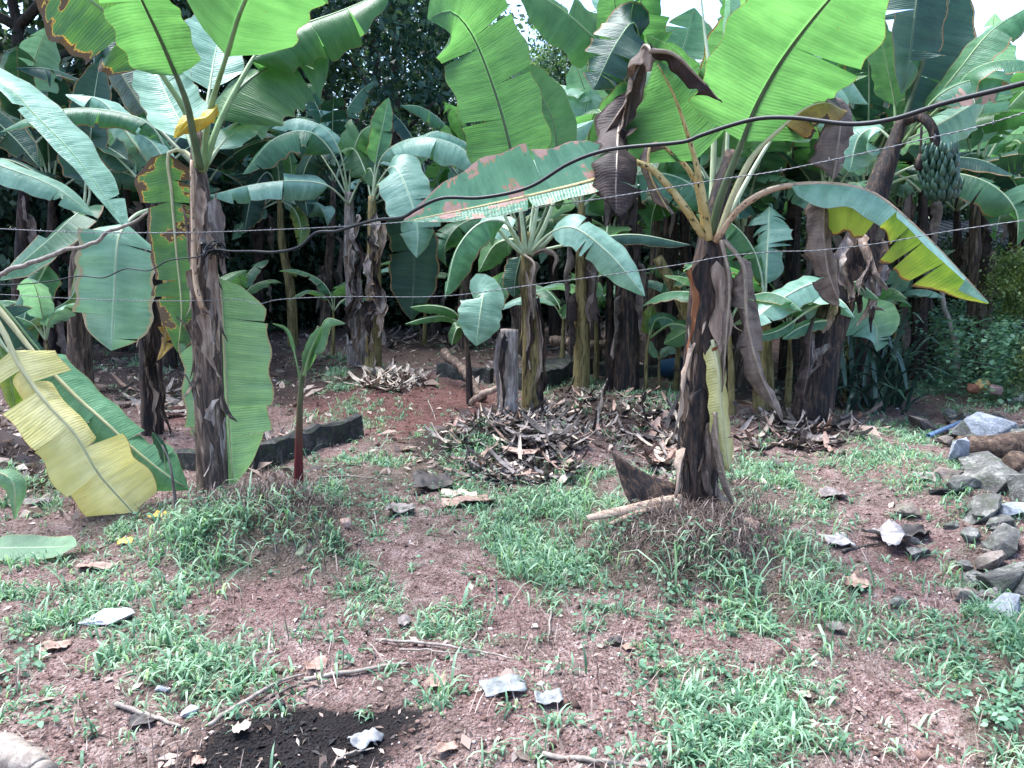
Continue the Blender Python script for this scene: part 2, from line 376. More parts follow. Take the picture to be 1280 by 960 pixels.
def stem(plant, pts, R, mat='stem_brown', name='pseudostem', sides=22, n=44, ridge=.12, world=False, lump=.06, seed=0):
    C = spline(np.array(pts, float) if world else [W(*p) for p in pts], n); q = np.linspace(0, 1, n)
    r = np.interp(q, np.linspace(0, 1, len(R)), R)
    T, N, B = frames(C, (0, -1, .05)); a = np.linspace(0, 2*math.pi, sides, endpoint=False)
    A, Qq = np.meshgrid(a, q); L = np.linalg.norm(np.diff(C, axis=0), axis=1).sum()
    saw = np.zeros_like(A)
    for j in range(4):                                 # overlapping leaf sheaths
        ph = seed*.7 + j * 1.9; d = ((A - ph - Qq * L * .25 * (1 if j % 2 else -1)) / (2*math.pi)) % 1.0
        saw += np.where(d < .34, d / .34, 0) * (Qq < .95 - .17*j) 
    rr = r[:, None] * (1 + ridge * (saw - .6) + lump * fbm(np.cos(A)*1.6, np.sin(A)*1.6, Qq*L*4 + seed*3, seed, 3))
    V = C[:, None] + (np.cos(A)*rr)[..., None]*N[:, None] + (np.sin(A)*rr)[..., None]*B[:, None]
    i = np.arange(n-1)[:, None]*sides; j = np.arange(sides)[None]; j2 = (j+1) % sides
    F = np.stack([i+j, i+j2, i+sides+j2, i+sides+j], -1).reshape(-1, 4).tolist() + [list(range((n-1)*sides, n*sides))]
    return part(name, V.reshape(-1, 3), F, MAT[mat], plant), C

def sheath(plant, pts, hw, mat='sheath_dry', name='dry_sheath', nh=(0, -1, .1), rough=.02, world=False, tip=.7, curl=55, seed=None):
    "a dry peeling strip of leaf sheath"
    return leaf(plant, pts, hw, b=0, nh=nh, fold=8, curl=curl, mat=mat, rib=None, und=.15, tip=tip, name=name, rough=rough, basef=.02, world=world, n=14, nv=3, seed=seed, taper=1.3)
def peel(plant, C, r, n, seed, mats, h0=.08, h1=.98):
    'many dry sheath edges peeling off the side of a trunk'
    rs = random.Random(seed); m = len(C)
    for k in range(n):
        q = rs.uniform(h0, h1); a = rs.uniform(-math.pi*.95, .05); d = np.array((math.cos(a), math.sin(a), 0)); i0 = int(q*(m-1)); ln = rs.uniform(.12, .42); rr = r*1.02
        p = C[i0]; lo = C[max(0, int(i0 - ln/max(.02, np.linalg.norm(C[1]-C[0]))))]
        out = rs.choice((.0, .01, .03, .07)); t = np.array((-d[1], d[0], 0))
        pts = [lo + d*rr, (lo+p)/2 + d*(rr+.004), p*.85 + lo*.15 + d*(rr+.006+out*.4), p + d*(rr+.01+out) + t*rs.uniform(-.03, .03)] if rs.random() < .5 else [p + d*rr, (lo+p)/2 + d*(rr+.004), lo*.85 + p*.15 + d*(rr+.006+out*.5), lo + d*(rr+.008+out) + t*rs.uniform(-.03, .03)]
        leaf(plant, pts, rs.uniform(.02, .055), 0, d, -14, -45, rs.choice(mats), None, name='dry_sheath', world=True, n=8, nv=2, tip=.6, basef=.02, rough=.012, und=.15, seed=seed*31+k, taper=1.2)
def pole(name, pts, R, mat, label, cat, group=None, sides=9, n=24, world=False, wob=0.0):
    C = spline(np.array(pts, float) if world else [W(*p) for p in pts], n)
    if wob: C = C + np.stack([fbm(np.arange(n)*.35, j*9.1, C[0, 0]*5, 60+j, 3) for j in range(3)], 1) * wob
    r = np.interp(np.linspace(0, 1, n), np.linspace(0, 1, len(R)), R) if hasattr(R, '__len__') else R
    V, F = tube(C, r, sides)
    return solo(name, V, F, MAT[mat], label, cat, group)

# ================================================================== GROUND
def ell(px, py, L):
    "largest weight of the ellipses (cx, cy, rx, ry, w) at a place"
    r = np.zeros_like(px)
    for cx, cy, rx, ry, w in L:
        d = ((px - cx) / rx) ** 2 + ((py - cy) / ry) ** 2
        r = np.maximum(r, w * np.exp(-d ** 1.4 * .9))
    return r
GRASS = [(100,760,170,50,.55),(240,815,120,50,.75),(60,720,80,30,.6),(25,800,45,60,.8),(320,690,120,45,1.9),(430,625,60,50,1.7),(440,715,55,60,.9),
 (150,655,70,28,1.2),(70,610,80,40,.5),(700,665,70,70,2.8),(850,712,110,40,1.6),(990,735,95,60,1.25),(960,605,85,45,1.0),(1085,585,80,40,.7),
 (555,590,110,32,1.6),(430,470,50,20,1.3),(700,487,65,20,1.2),(835,500,45,28,1.2),(720,598,80,30,.6),(1255,860,60,120,1.8),(1010,890,240,90,.5),
 (840,880,110,60,.42),(1190,545,90,45,.9),(1140,470,90,50,1.1),(1230,430,90,70,1.4),(770,780,50,35,.6),(1150,800,110,55,.6),(440,525,60,20,.6),
 (30,880,60,50,.3),(560,790,40,30,.4),(340,900,40,20,.3),(180,450,70,14,.7),(540,900,40,30,.2),(620,430,60,10,.4),(960,935,150,40,.7),(1225,700,50,60,.9),(1200,600,70,40,.7),(620,640,60,25,.6)]
BURN = [(390,930,125,40,1.0),(340,955,110,28,1.0),(480,915,60,28,.7)]
RED = [(530,515,120,42,1.0),(450,500,110,32,.8),(1130,700,60,60,.45),(620,760,90,80,.35),(330,760,120,40,.4),(900,790,90,40,.35),(620,900,110,50,.4),(240,520,80,14,.7),(1150,600,60,30,.4)]
LITTER_SHADE = [(620,560,120,38,1.5),(760,530,110,45,1.3),(490,480,55,16,1.2),(860,600,60,50,.9),(1020,540,90,30,1.0),(700,440,110,30,.8),(540,420,120,22,.7),(220,490,90,30,.8),(1150,430,60,20,.9),(330,620,70,30,.9),(250,470,260,48,1.2),(60,560,140,70,1.1),(560,430,200,32,.9),(800,450,160,35,.9),(1000,480,120,50,1.0)]  # litter patches, plus wide zones that paint plant shade into the soil colour
nx, ny = 330, 400
gx = np.linspace(-1, 1, nx); gx = np.sign(gx) * (np.abs(gx) * 4.2 + np.abs(gx) ** 9 * 400)
gy = np.linspace(0, 1, ny); gy = -2.5 + gy * 13.5 + gy ** 9 * 600
X, Y = np.meshgrid(gx, gy); Z = H(X, Y)
ahead = Y > .6
PX, PY = project(X, np.maximum(Y, .6), Z * 0)
burn = np.where(ahead, ell(PX, PY, BURN), 0) ; red = np.where(ahead, ell(PX, PY, RED), 0); gr = np.where(ahead, ell(PX, PY, GRASS), .4); litter_shade = np.where(ahead, ell(PX, PY, LITTER_SHADE), 0)
i = np.arange(ny-1)[:, None]*nx + np.arange(nx-1)[None]; i = i.ravel()
gm = mesh('ground', np.stack([X, Y, Z], -1).reshape(-1, 3), np.stack([i, i+1, i+nx+1, i+nx], 1), cols=dict(burn=burn.ravel(), red=red.ravel(), grassy=gr.ravel(), litter=litter_shade.ravel()))
b = NB('soil'); pos = b.node('ShaderNodeTexCoord').outputs['Object']
def attr(b, n): 
    x = b.node('ShaderNodeAttribute'); x.attribute_name = n; return x.outputs['Fac']
n1, n2, n3, n4 = b.noise(pos, 1.7, 5, .6), b.noise(pos, 11, 5, .65), b.noise(pos, 60, 4, .7), b.noise(pos, 190, 3, .7)
vor = b.node('ShaderNodeTexVoronoi'); vor.inputs['Scale'].default_value = 85; b.lk(pos, vor.inputs['Vector']); vd = vor.outputs['Distance']
f = b.math('ADD', b.math('ADD', b.math('MULTIPLY', n2, .4), b.math('MULTIPLY', n3, .45)), b.math('MULTIPLY', n4, .2))
c = b.ramp(f, [(.37, (.026, .014, .013)), (.45, (.13, .073, .064)), (.525, (.30, .185, .168)), (.64, (.55, .42, .395))])
c = b.mix(b.math('MULTIPLY', b.step(n1, .42, .62), .5), c, b.ramp(f, [(.35, (.06, .045, .037)), (.55, (.19, .145, .12)), (.7, (.36, .30, .26))]))
rc = b.ramp(f, [(.35, (.05, .02, .02)), (.52, (.17, .068, .06)), (.68, (.31, .16, .135))])
c = b.mix(b.math('MULTIPLY', b.step(b.math('ADD', attr(b, 'red'), b.math('MULTIPLY', b.math('SUBTRACT', n2, .5), .9)), .15, .75), .85), c, rc)
c = b.mix(b.math('MULTIPLY', b.step(b.math('ADD', attr(b, 'grassy'), b.math('MULTIPLY', b.math('SUBTRACT', n2, .5), 1.5)), .45, 1.1), .45), c, (.05, .062, .03))
c = b.mix(b.math('MULTIPLY', b.step(b.math('ADD', attr(b, 'litter'), b.math('MULTIPLY', b.math('SUBTRACT', n2, .5), 1.2)), .5, 1.1), .85), c, (.028, .021, .019))  # dark mix for litter and for the shade painted under the plants
bm_ = b.step(b.math('ADD', attr(b, 'burn'), b.math('ADD', b.math('MULTIPLY', b.math('SUBTRACT', n2, .5), 1.3), b.math('MULTIPLY', b.math('SUBTRACT', n3, .5), .8))), .24, .52)
c = b.mix(b.math('MULTIPLY', bm_, .95), c, (.008, .007, .008))
hh = b.math('ADD', b.math('ADD', b.math('MULTIPLY', n3, .9), b.math('MULTIPLY', n4, .5)), b.math('MULTIPLY', vd, -.7))
b.bsdf(c, .9, .2, b.bump(hh, 1.0, .035))
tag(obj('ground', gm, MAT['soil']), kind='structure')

# ================================================================== TREES
def crown_mesh(seed, n_clump, per, rx, rz, cl, ls, low=-.75):
    r = np.random.default_rng(seed); C = []
    while len(C) < n_clump:
        p = r.normal(size=3); p /= np.linalg.norm(p); p = p * r.uniform(.35, 1.0) ** .6
        if p[2] > low and vn(*(p * 2.1 + seed), 3) > -.42: C.append(p * (rx, rx, rz))
    C = np.array(C); sz = r.uniform(.6, 1.35, n_clump)
    P = np.repeat(C, per, 0) + r.normal(size=(n_clump*per, 3)) * np.repeat(sz, per)[:, None] * cl * (1, 1, .62)
    n = len(P); d = r.normal(size=(n, 3)); d[:, 2] -= .35; d /= np.linalg.norm(d, axis=1, keepdims=True)
    up = r.normal(size=(n, 3)) * .55 + (0, 0, 1); s = np.cross(d, up); s /= np.linalg.norm(s, axis=1, keepdims=True)
    l = ls * r.uniform(.6, 1.35, n)[:, None]; w = l * r.uniform(.2, .34, n)[:, None]; nn = np.cross(s, d)
    V = np.stack([P, P + d*l*.5 + s*w + nn*l*.08, P + d*l, P + d*l*.5 - s*w + nn*l*.08], 1).reshape(-1, 3)
    return mesh('crown', V, np.arange(n*4).reshape(-1, 4), smooth=False)
def foliage_mat(name, stops, trans=.25, rough=.45):
    b = NB(name); pos = b.node('ShaderNodeTexCoord').outputs['Object']; g = b.node('ShaderNodeNewGeometry')
    n = b.noise(pos, .9, 4, .6); rnd = g.outputs['Random Per Island']
    c = b.ramp(b.math('ADD', b.math('MULTIPLY', n, .6), b.math('MULTIPLY', rnd, .4)), stops)
    b.bsdf(c, rough, .45, None, trans, b.mix(1.0, c, (2.2, 2.2, .8), 'MULTIPLY'))
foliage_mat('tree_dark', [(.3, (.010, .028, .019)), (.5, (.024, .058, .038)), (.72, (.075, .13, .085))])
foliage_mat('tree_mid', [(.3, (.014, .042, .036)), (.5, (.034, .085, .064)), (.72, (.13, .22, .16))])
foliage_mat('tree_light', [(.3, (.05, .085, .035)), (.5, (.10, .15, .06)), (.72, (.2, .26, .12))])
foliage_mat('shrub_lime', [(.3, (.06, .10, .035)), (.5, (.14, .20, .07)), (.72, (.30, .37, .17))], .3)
CROWN = [crown_mesh(s, 125, 95, 1.0, .8, .12, .058) for s in (3, 8, 21)]
HEDGE = [crown_mesh(s, 110, 110, 1.0, .9, .15, .075, -.95) for s in (5, 14)]
def tree(px, Y, ctr_py, r, rz, mat, label, var, group=None, lean=0.0, trunk_r=.16, name='broadleaf_tree'):
    x = (px - 640) / F_PX * (Y * cp + 0.15) ; z0 = float(H(x, Y)); cz = float(W(px, ctr_py, Y)[2])
    t = thing(name, (x, Y, z0), label, 'tree', group); rs = random.Random(int(px + Y*10))
    hgt = max(cz - z0, 1.0)
    C = spline([(x+lean, Y, z0 - .1), (x+lean*.6+.1, Y, z0 + hgt*.45), (x, Y, z0 + hgt*1.15)], 18)
    C = C + np.stack([fbm(np.arange(18)*.3, px*.1, 0, 70+j, 2)*.12 for j in (0, 1)] + [np.zeros(18)], 1)
    V, F = tube(C, np.linspace(trunk_r, trunk_r*.35, 18), 10); part('trunk', V, F, MAT['bark'], t)
    for k in range(7):
        st = C[rs.randint(7, 15)]; a = rs.uniform(0, 6.28); e = st + np.array((math.cos(a)*r*.8, math.sin(a)*r*.8, rs.uniform(.1, .7)*rz))
        m = (st + e) / 2 + np.array((0, 0, rs.uniform(-.1, .3)))
        V, F = tube(spline([st, m, e], 10), np.linspace(trunk_r*.42, .02, 10), 6); part('limb', V, F, MAT['bark'], t)
    me = CROWN[var % 3].copy(); me.materials.clear(); me.materials.append(MAT[mat])
    obj('crown', me, None, t, (0, 0, cz - z0), (0, 0, rs.uniform(0, 6.28)), (r, r, rz))
    return t
def shrub(px, Y, r, rz, mat, label, var, group, name='shrub', zc=.75):
    x = (px - 640) / F_PX * (Y * cp + .15); z0 = float(H(x, Y)); t = thing(name, (x, Y, z0), label, 'shrub', group); rs = random.Random(int(px*3 + Y*10))
    for k in range(4):
        a = rs.uniform(0, 6.28); e = np.array((x + math.cos(a)*r*.5, Y + math.sin(a)*r*.5, z0 + rz*1.2))
        V, F = tube(spline([(x + math.cos(a)*.1, Y + math.sin(a)*.1, z0-.05), (e + (x, Y, z0))/2 + (0, 0, .1), e], 8), np.linspace(.035, .01, 8), 6); part('stem', V, F, MAT['bark'], t)
    me = HEDGE[var % 2].copy(); me.materials.clear(); me.materials.append(MAT[mat])
    obj('foliage', me, None, t, (0, 0, rz * zc), (0, 0, rs.uniform(0, 6.28)), (r, r, rz)); return t
tree(60, 13.5, 40, 3.3, 2.9, 'tree_dark', 'tall dark tree filling the sky behind the leftmost banana leaves', 0, trunk_r=.2)
tree(235, 16.5, 20, 3.0, 3.0, 'tree_dark', 'dark leafy tree standing behind the yellow-collared banana plant', 1, lean=.3)
tree(365, 19, 30, 2.9, 2.4, 'tree_mid', 'tree with bare dark lower trunk seen between two banana crowns', 2, trunk_r=.17)
tree(480, 15.5, 50, 2.5, 2.5, 'tree_mid', 'large glossy-leaved tree with dark slanting limbs behind the central bananas', 0, lean=-.2)
tree(555, 18, 85, 1.7, 2.2, 'tree_mid', 'blue-green tree just left of the bright sky gap', 1)
tree(738, 21, 105, 2.2, 2.3, 'tree_mid', 'rounded dense tree right of the bright sky gap', 2)
tree(660, 26, 120, 2.6, 2.0, 'tree_light', 'paler tree showing low in the bright sky gap', 0)
for k, (px, Y, py) in enumerate(((-140, 17, 90), (20, 22, 190), (150, 23, 190), (-330, 20, 60), (310, 26, 215), (450, 24, 190), (540, 25, 200))):
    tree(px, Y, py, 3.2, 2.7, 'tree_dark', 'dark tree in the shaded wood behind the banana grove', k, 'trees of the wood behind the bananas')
for k, (px, Y, cz_, r_) in enumerate(((120, 13.6, -560, 3.8), (492, 15.0, -520, 3.2), (800, 15.5, -520, 3.2), (1040, 15, -520, 3.6), (1300, 13.5, -560, 3.6), (-80, 11.5, -640, 3.8))):
    tree(px, Y, cz_, r_, 2.2, 'tree_dark', 'tall tree with slim dark trunk, its unseen high crown added to shade the grove', k, 'tall trees with unseen crowns added to shade the grove', trunk_r=.085)  # added to shade the mid-ground; crowns sit above the view
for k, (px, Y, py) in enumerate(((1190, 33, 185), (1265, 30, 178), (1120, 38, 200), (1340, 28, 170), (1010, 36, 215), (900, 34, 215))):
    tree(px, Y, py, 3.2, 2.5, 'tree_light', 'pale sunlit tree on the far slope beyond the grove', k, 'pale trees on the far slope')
hs = [(-160,11.5),(-40,12),(60,12.5),(150,13),(240,13.5),(320,14.5),(395,14.8),(470,15),(545,15.2),(615,15.5),(690,15.5),(760,15.5),(830,15.2),(900,15),(970,15),(1040,15.5),(-120,15),(0,16.5),(110,17),(220,17.5),(350,18.5),(480,19),(600,19.5),(720,20),(850,20),(980,19)]
for k, (px, Y) in enumerate(hs):
    shrub(px, Y, 1.35 + .3*(k % 3), 1.5 + .35*((k*7) % 4), 'tree_dark' if k % 3 else 'tree_mid', 'dark leafy undergrowth shrub along the back of the grove', k, 'undergrowth shrubs along the back of the grove')
for k, (px, Y, r) in enumerate(((1090, 17, 1.7), (1160, 17.5, 1.8), (1235, 18, 1.8), (1310, 16, 1.6), (1400, 13, 1.5))):
    shrub(px, Y, r, 2.3, 'tree_dark', 'dark shrub behind the low shed roof', k, 'shrubs behind the shed')
for k, (px, Y, r) in enumerate(((1165, 12.2, .8), (1235, 11.6, .75), (1060, 12.5, .9))):
    shrub(px, Y, r, 1.0, 'tree_dark', 'dark low shrub crowding the front of the shed', k, 'low shrubs in front of the shed')
shrub(1290, 8.3, .45, .48, 'shrub_lime', 'lime green shrub beside the low shed', 1, None, zc=2.2)
shrub(1345, 7.0, .42, .5, 'tree_light', 'light green bush at the end of the rubble wall', 0, None)

# ================================================================== BANANA PLANTS
def plant(px, py, Y, label, group=None, name='banana_plant', cat='banana plant'):
    p = W(px, py, Y); return thing(name, (p[0], p[1], float(H(p[0], p[1]))), label, cat, group)
def down(p, Y): return W(p[0], p[1], Y)

# --- A: left foreground plant
A = plant(266, 612, 4.3, 'tall banana plant with yellow collar and shredded pale leaf hanging beside its trunk')
_, CA = stem(A, [(267,640,4.3),(264,560,4.3),(261,470,4.3),(257,370,4.3),(252,280,4.3),(247,200,4.32),(247,165,4.34)], [.088,.082,.078,.076,.07,.055,.03], 'stem_brown', seed=2)
CAMW = (0, -1, .1)
leaf(A, [(252,215,4.28),(262,140,4.22),(283,70,4.1),(303,8,3.95),(335,-45,3.75),(385,-75,3.5)], .30, .40, (.15,-.9,-.35), -8, 10, 'leaf_fresh', 'rib_green', (1,1), rm=.014)
leaf(A, [(254,212,4.32),(270,160,4.35),(300,100,4.45),(325,62,4.55),(370,34,4.65),(425,14,4.7),(490,-14,4.75)], .25, .42, (-.1,-.25,.95), -5, -75, 'leaf_fresh', 'rib_green', (2,1), rm=.014)
leaf(A, [(254,210,4.36),(268,165,4.42),(290,122,4.5),(322,92,4.6),(362,74,4.7),(412,60,4.8)], .31, .26, (.1,-.85,.5), -12, -35, 'leaf_fresh', 'rib_dark', (3,2), rm=.012)
leaf(A, [(250,205,4.4),(256,150,4.5),(262,110,4.6),(272,55,4.75),(290,0,4.9)], .19, .42, (.1,-.85,.5), 12, 10, 'leaf_pale', 'rib_pale')
leaf(A, [(255,205,4.45),(285,165,4.6),(310,138,4.7),(345,110,4.8),(408,104,4.85)], .14, .36, (0,-.5,.9), -10, -40, 'leaf_pale', 'rib_pale', (2,3))
leaf(A, [(256,208,4.4),(275,182,4.5),(300,160,4.6),(338,140,4.7)], .13, .25, (0,-.6,.8), -10, -30, 'leaf_pale', 'rib_pale', (2,2))
leaf(A, [(250,212,4.22),(240,165,4.12),(233,130,4.05),(206,62,3.9),(177,0,3.75),(145,-70,3.55)], .185, .44, (-.1,-1,-.2), 6, 15, 'leaf_fresh', 'rib_dark', (0,1), rm=.016)
leaf(A, [(247,210,4.28),(236,150,4.25),(205,98,4.2),(168,47,4.15),(117,3,4.1),(40,-50,4.05)], .25, .44, (.25,-.75,-.6), -6, -12, 'leaf_necrotic', 'rib_green', (1,1), rm=.015, asym=(.62, 1.1))
leaf(A, [(248,205,4.4),(235,172,4.45),(213,130,4.55),(188,72,4.7)], .17, .2, (-.2,-.85,.4), 0, 10, 'leaf_pale', 'rib_pale', (1,1))
leaf(A, [(244,208,4.5),(190,150,4.7),(150,90,4.8),(125,40,4.9),(118,80,4.85)], .12, .4, (0,-.9,.2), -20, -30, 'leaf_dark', 'rib_dark')
leaf(A, [(272,132,4.2),(258,146,4.14),(240,150,4.12),(222,168,4.12)], .065, .02, (.1,-.8,.5), -25, -60, 'leaf_gold', None, name='yellow_collar', basef=.03, rough=.02, taper=3)
leaf(A, [(248,150,4.2),(236,148,4.15),(226,158,4.12),(218,172,4.12)], .04, .02, (.4,-.8,.3), -15, -50, 'leaf_gold', None, name='yellow_collar', basef=.03, rough=.015, taper=3)
leaf(A, [(247,205,4.40),(228,188,4.43),(211,190,4.44),(214,240,4.44),(220,310,4.44),(227,390,4.44),(222,440,4.46)], .165, .16, (0,-1,.1), -6, -10, 'leaf_necrotic', 'rib_strawgreen', (3,3), rm=.011, tip=.25, rough=.008)
leaf(A, [(262,330,4.42),(272,346,4.46),(278,400,4.47),(283,480,4.47),(288,560,4.46),(292,606,4.45)], .25, .07, (.12,-1,.08), -8, -16, 'leaf_matte', 'rib_strawgreen', (4,4), tip=.22, basef=.12, spread=11, gap=.006, rm=.012, und=.03, seed=5, taper=1.6)
for k, (pp, hw) in enumerate((([(240,205,4.2),(243,290,4.2),(246,360,4.19),(256,392,4.18)], .022), ([(268,245,4.22),(277,290,4.2),(284,340,4.22)], .06), ([(262,280,4.2),(268,340,4.2),(266,420,4.2)], .03),
        ([(250,235,4.22),(252,265,4.2),(246,300,4.2)], .05), ([(256,390,4.2),(262,420,4.2),(270,470,4.21)], .045), ([(270,300,4.21),(274,360,4.2),(276,440,4.21)], .022), ([(246,330,4.21),(250,380,4.2),(262,395,4.17)], .04))):
    sheath(A, pp, hw, 'sheath_dry' if k != 1 else 'stem_grey', seed=k)
V, F = tube(spline([W(240,200,4.2), W(242,290,4.18), W(245,355,4.17), W(253,385,4.15)], 16), np.linspace(.010, .016, 16), 7)
part('dry_petiole', V, F, MAT['rib_pink'], A, tube_uv(16, 7, .9))

peel(A, CA, .076, 40, 5, ('sheath_dry', 'stem_brown', 'stem_brown', 'stem_grey'), .05, .9)
# --- B: right foreground plant
B = plant(873, 632, 4.0, 'banana plant with brown peeling trunk on a weedy mound, holding a scorched long leaf')
_, CB = stem(B, [(871,660,4.0),(873,590,4.0),(877,500,4.0),(882,410,4.0),(887,330,4.0),(893,280,4.02),(905,225,4.05),(914,190,4.1)], [.112,.104,.098,.098,.095,.08,.05,.035], 'stem_dark', seed=4, ridge=.16)
leaf(B, [(890,300,3.95),(898,258,3.92),(926,182,3.85),(943,137,3.8),(977,76,3.7),(1036,0,3.5),(1090,-55,3.3)], .335, .34, (.15,-1,-.15), 8, 6, 'leaf_fresh', 'rib_dark', (1,0), rm=.018, und=.04, basef=.06)
leaf(B, [(887,300,3.92),(874,220,3.85),(861,172,3.8),(842,118,3.72),(820,76,3.66)], .32, .44, (.1,-.95,-.3), -12, -34, 'leaf_fresh', 'rib_yellow', (0,0), rm=.017, tip=.98, basef=.05, asym=(.9,1.3), taper=1.15)
leaf(B, [(880,295,3.92),(845,243,3.85),(800,202,3.8),(752,222,3.72),(690,238,3.68),(600,258,3.62),(505,277,3.6)], .185, .34, (0,-.85,.5), 14, 6, 'leaf_scorched', 'rib_yellow', (1,1), rm=.016, asym=(1.2,.45), tip=.55, und=.03, seed=3, spread=4)
leaf(B, [(896,300,3.92),(919,237,3.86),(943,192,3.82),(985,152,3.78),(1005,136,3.77),(1030,128,3.75),(1058,140,3.74)], .12, .66, (0,-.6,.8), -10, -50, 'leaf_dead_orange', 'rib_strawgreen', (1,1), rm=.014, tip=.15, basef=.04, rough=.012)
leaf(B, [(1034,124,3.76),(1048,140,3.74),(1048,180,3.72),(1040,228,3.74)], .105, .0, (.1,-1,.1), -14, -30, 'leaf_dead', 'rib_dead', (0,1), name='dead_leaf', rm=.008, tip=.2, rough=.02, basef=.05)
leaf(B, [(893,302,3.92),(922,261,3.86),(960,237,3.8),(985,231,3.75),(1040,229,3.65),(1090,240,3.55),(1150,288,3.45),(1236,378,3.4)], .135, .30, (.2,-.55,.8), -8, -25, 'leaf_pale', 'rib_pink', (2,0), rm=.015, tip=.5, und=.05, asym=(1,.03))
leaf(B, [(1000,231,3.74),(1040,230,3.66),(1090,241,3.56),(1150,289,3.46),(1236,379,3.41)], .25, .0, (.2,-.62,.75), -70, -10, 'leaf_yellowing', None, (0,4), und=.05, asym=(.03,1), tip=.5, spread=7, name='leaf')
leaf(B, [(888,300,4.05),(893,160,4.1),(890,107,4.15),(880,30,4.2),(874,-30,4.2)], .05, .93, (0,-1,.1), 0, 0, 'leaf_green', 'rib_pale', rm=.013)
leaf(B, [(894,300,4.1),(908,200,4.2),(911,110,4.25),(912,50,4.3),(914,-30,4.3)], .08, .48, (0,-1,.2), 30, 30, 'leaf_pale', 'rib_pale', rm=.011)
leaf(B, [(882,296,3.94),(868,225,3.9),(842,192,3.85),(815,178,3.83),(812,215,3.82),(838,268,3.84)], .06, .55, (0,-1,.2), -30, -70, 'leaf_dead', 'rib_yellow', rm=.012, name='dead_leaf', rough=.02, tip=.3)
leaf(B, [(896,296,4.1),(960,180,4.3),(1010,115,4.4),(1050,90,4.5),(1085,130,4.5)], .2, .45, (0,-.5,.85), -10, -40, 'leaf_pale', 'rib_pale', (2,2))
# dead leaves hanging from the folded left leaf
leaf(B, [(822,72,3.70),(806,56,3.82),(798,75,3.92),(788,125,3.95),(778,180,3.92)], .10, .02, (.1,-1,.15), -40, -70, 'leaf_dead', 'rib_dead', (1,1), name='dead_leaf', rough=.028, tip=.12, basef=.05, seed=8)
leaf(B, [(790,110,3.98),(776,150,3.94),(771,205,3.66),(769,268,3.60)], .115, .0, (.0,-1,.1), -8, -22, 'leaf_dead_dark', 'rib_dead', (2,2), name='dead_leaf', rough=.022, tip=.22, basef=.12, seed=3)
leaf(B, [(812,62,3.62),(840,66,3.62),(872,95,3.62),(904,130,3.62)], .055, .0, (0,-.7,.6), -40, -60, 'leaf_dead_dark', 'rib_dead', name='dead_leaf', rough=.03, tip=.2, basef=.05)
leaf(B, [(800,80,3.85),(780,130,3.9),(752,172,3.9)], .045, .0, (0,-.9,.3), -40, -70, 'leaf_dead', None, name='dead_leaf', rough=.03, tip=.3, basef=.05)
leaf(B, [(1032,232,3.74),(1030,290,3.72),(1036,340,3.73),(1050,378,3.74)], .10, .0, (.2,-1,.1), -18, -35, 'leaf_dead', 'rib_dead', (1,0), name='dead_leaf', rough=.022, tip=.3, basef=.1, rm=.006)
leaf(B, [(905,300,3.9),(928,330,3.86),(934,400,3.82),(948,460,3.8),(978,528,3.8)], .095, .12, (-.1,-1,.2), -28, -55, 'leaf_dead', 'rib_dead', (2,2), name='dead_leaf', rough=.026, tip=.3, seed=6)
leaf(B, [(902,300,3.9),(912,350,3.86),(908,420,3.84),(903,490,3.84)], .06, .1, (0,-1,.1), -40, -70, 'leaf_dead', 'rib_dead', name='dead_leaf', rough=.018, tip=.25)
leaf(B, [(890,425,3.88),(896,450,3.85),(903,520,3.83),(912,592,3.84)], .066, .0, (.15,-1,.1), -15, -35, 'leaf_yellow', 'rib_strawgreen', (0,1), name='dying_leaf', rough=.008, tip=.2, basef=.08)
leaf(B, [(894,515,3.84),(898,560,3.82),(908,600,3.8),(920,640,3.8)], .06, .0, (0,-1,.2), -40, -70, 'leaf_dead', 'rib_dead', (1,0), name='dead_leaf', rough=.016, tip=.4)
for k, (pp, hw, mt) in enumerate((([(866,330,3.88),(864,400,3.87),(860,450,3.88)], .018, 'sheath_rust'), ([(885,318,3.87),(882,400,3.87),(885,470,3.88)], .06, 'stem_dark'), ([(900,330,3.88),(903,420,3.87),(900,500,3.88)], .05, 'sheath_dry'),
        ([(870,430,3.88),(862,448,3.85),(852,500,3.84),(843,550,3.85)], .022, 'sheath_dry'), ([(878,480,3.88),(872,560,3.87),(870,625,3.86)], .07, 'stem_dark'), ([(890,520,3.88),(888,580,3.87),(885,635,3.86)], .05, 'stem_brown'), ([(858,560,3.9),(850,590,3.86),(846,630,3.84)], .03, 'sheath_dry'))):
    sheath(B, pp, hw, mt, seed=k+20, curl=-50)

peel(B, CB, .098, 48, 6, ('sheath_dry', 'stem_brown', 'stem_dark', 'stem_brown', 'sheath_rust'), .05, .72)
# --- C: centre plant
C_ = plant(664, 545, 6.25, 'slim banana plant with one tall upright leaf, rising from the leaf heap')
stem(C_, [(666,560,6.25),(665,480,6.25),(662,400,6.25),(659,330,6.25),(657,290,6.27)], [.10,.075,.062,.06,.04], 'stem_olive', seed=5)
leaf(C_, [(658,318,6.2),(652,250,6.2),(640,193,6.15),(618,113,6.1),(587,38,6.0),(562,14,5.85),(535,24,5.75)], .325, .30, (0,-1,.05), 6, -8, 'leaf_fresh', 'rib_dark', (2,2), rm=.016, tip=.36, basef=.05, und=.04, spread=6)
leaf(C_, [(661,318,6.3),(692,230,6.35),(692,155,6.4),(668,108,6.45),(638,78,6.5)], .17, .34, (.1,-1,.1), 8, 10, 'leaf_fresh', 'rib_dark', (0,1), rm=.013)
leaf(C_, [(660,318,6.4),(668,250,6.45),(682,200,6.5),(706,170,6.5),(742,150,6.5)], .17, .36, (0,-.55,.8), -5, -25, 'leaf_pale', 'rib_pale', (1,1))
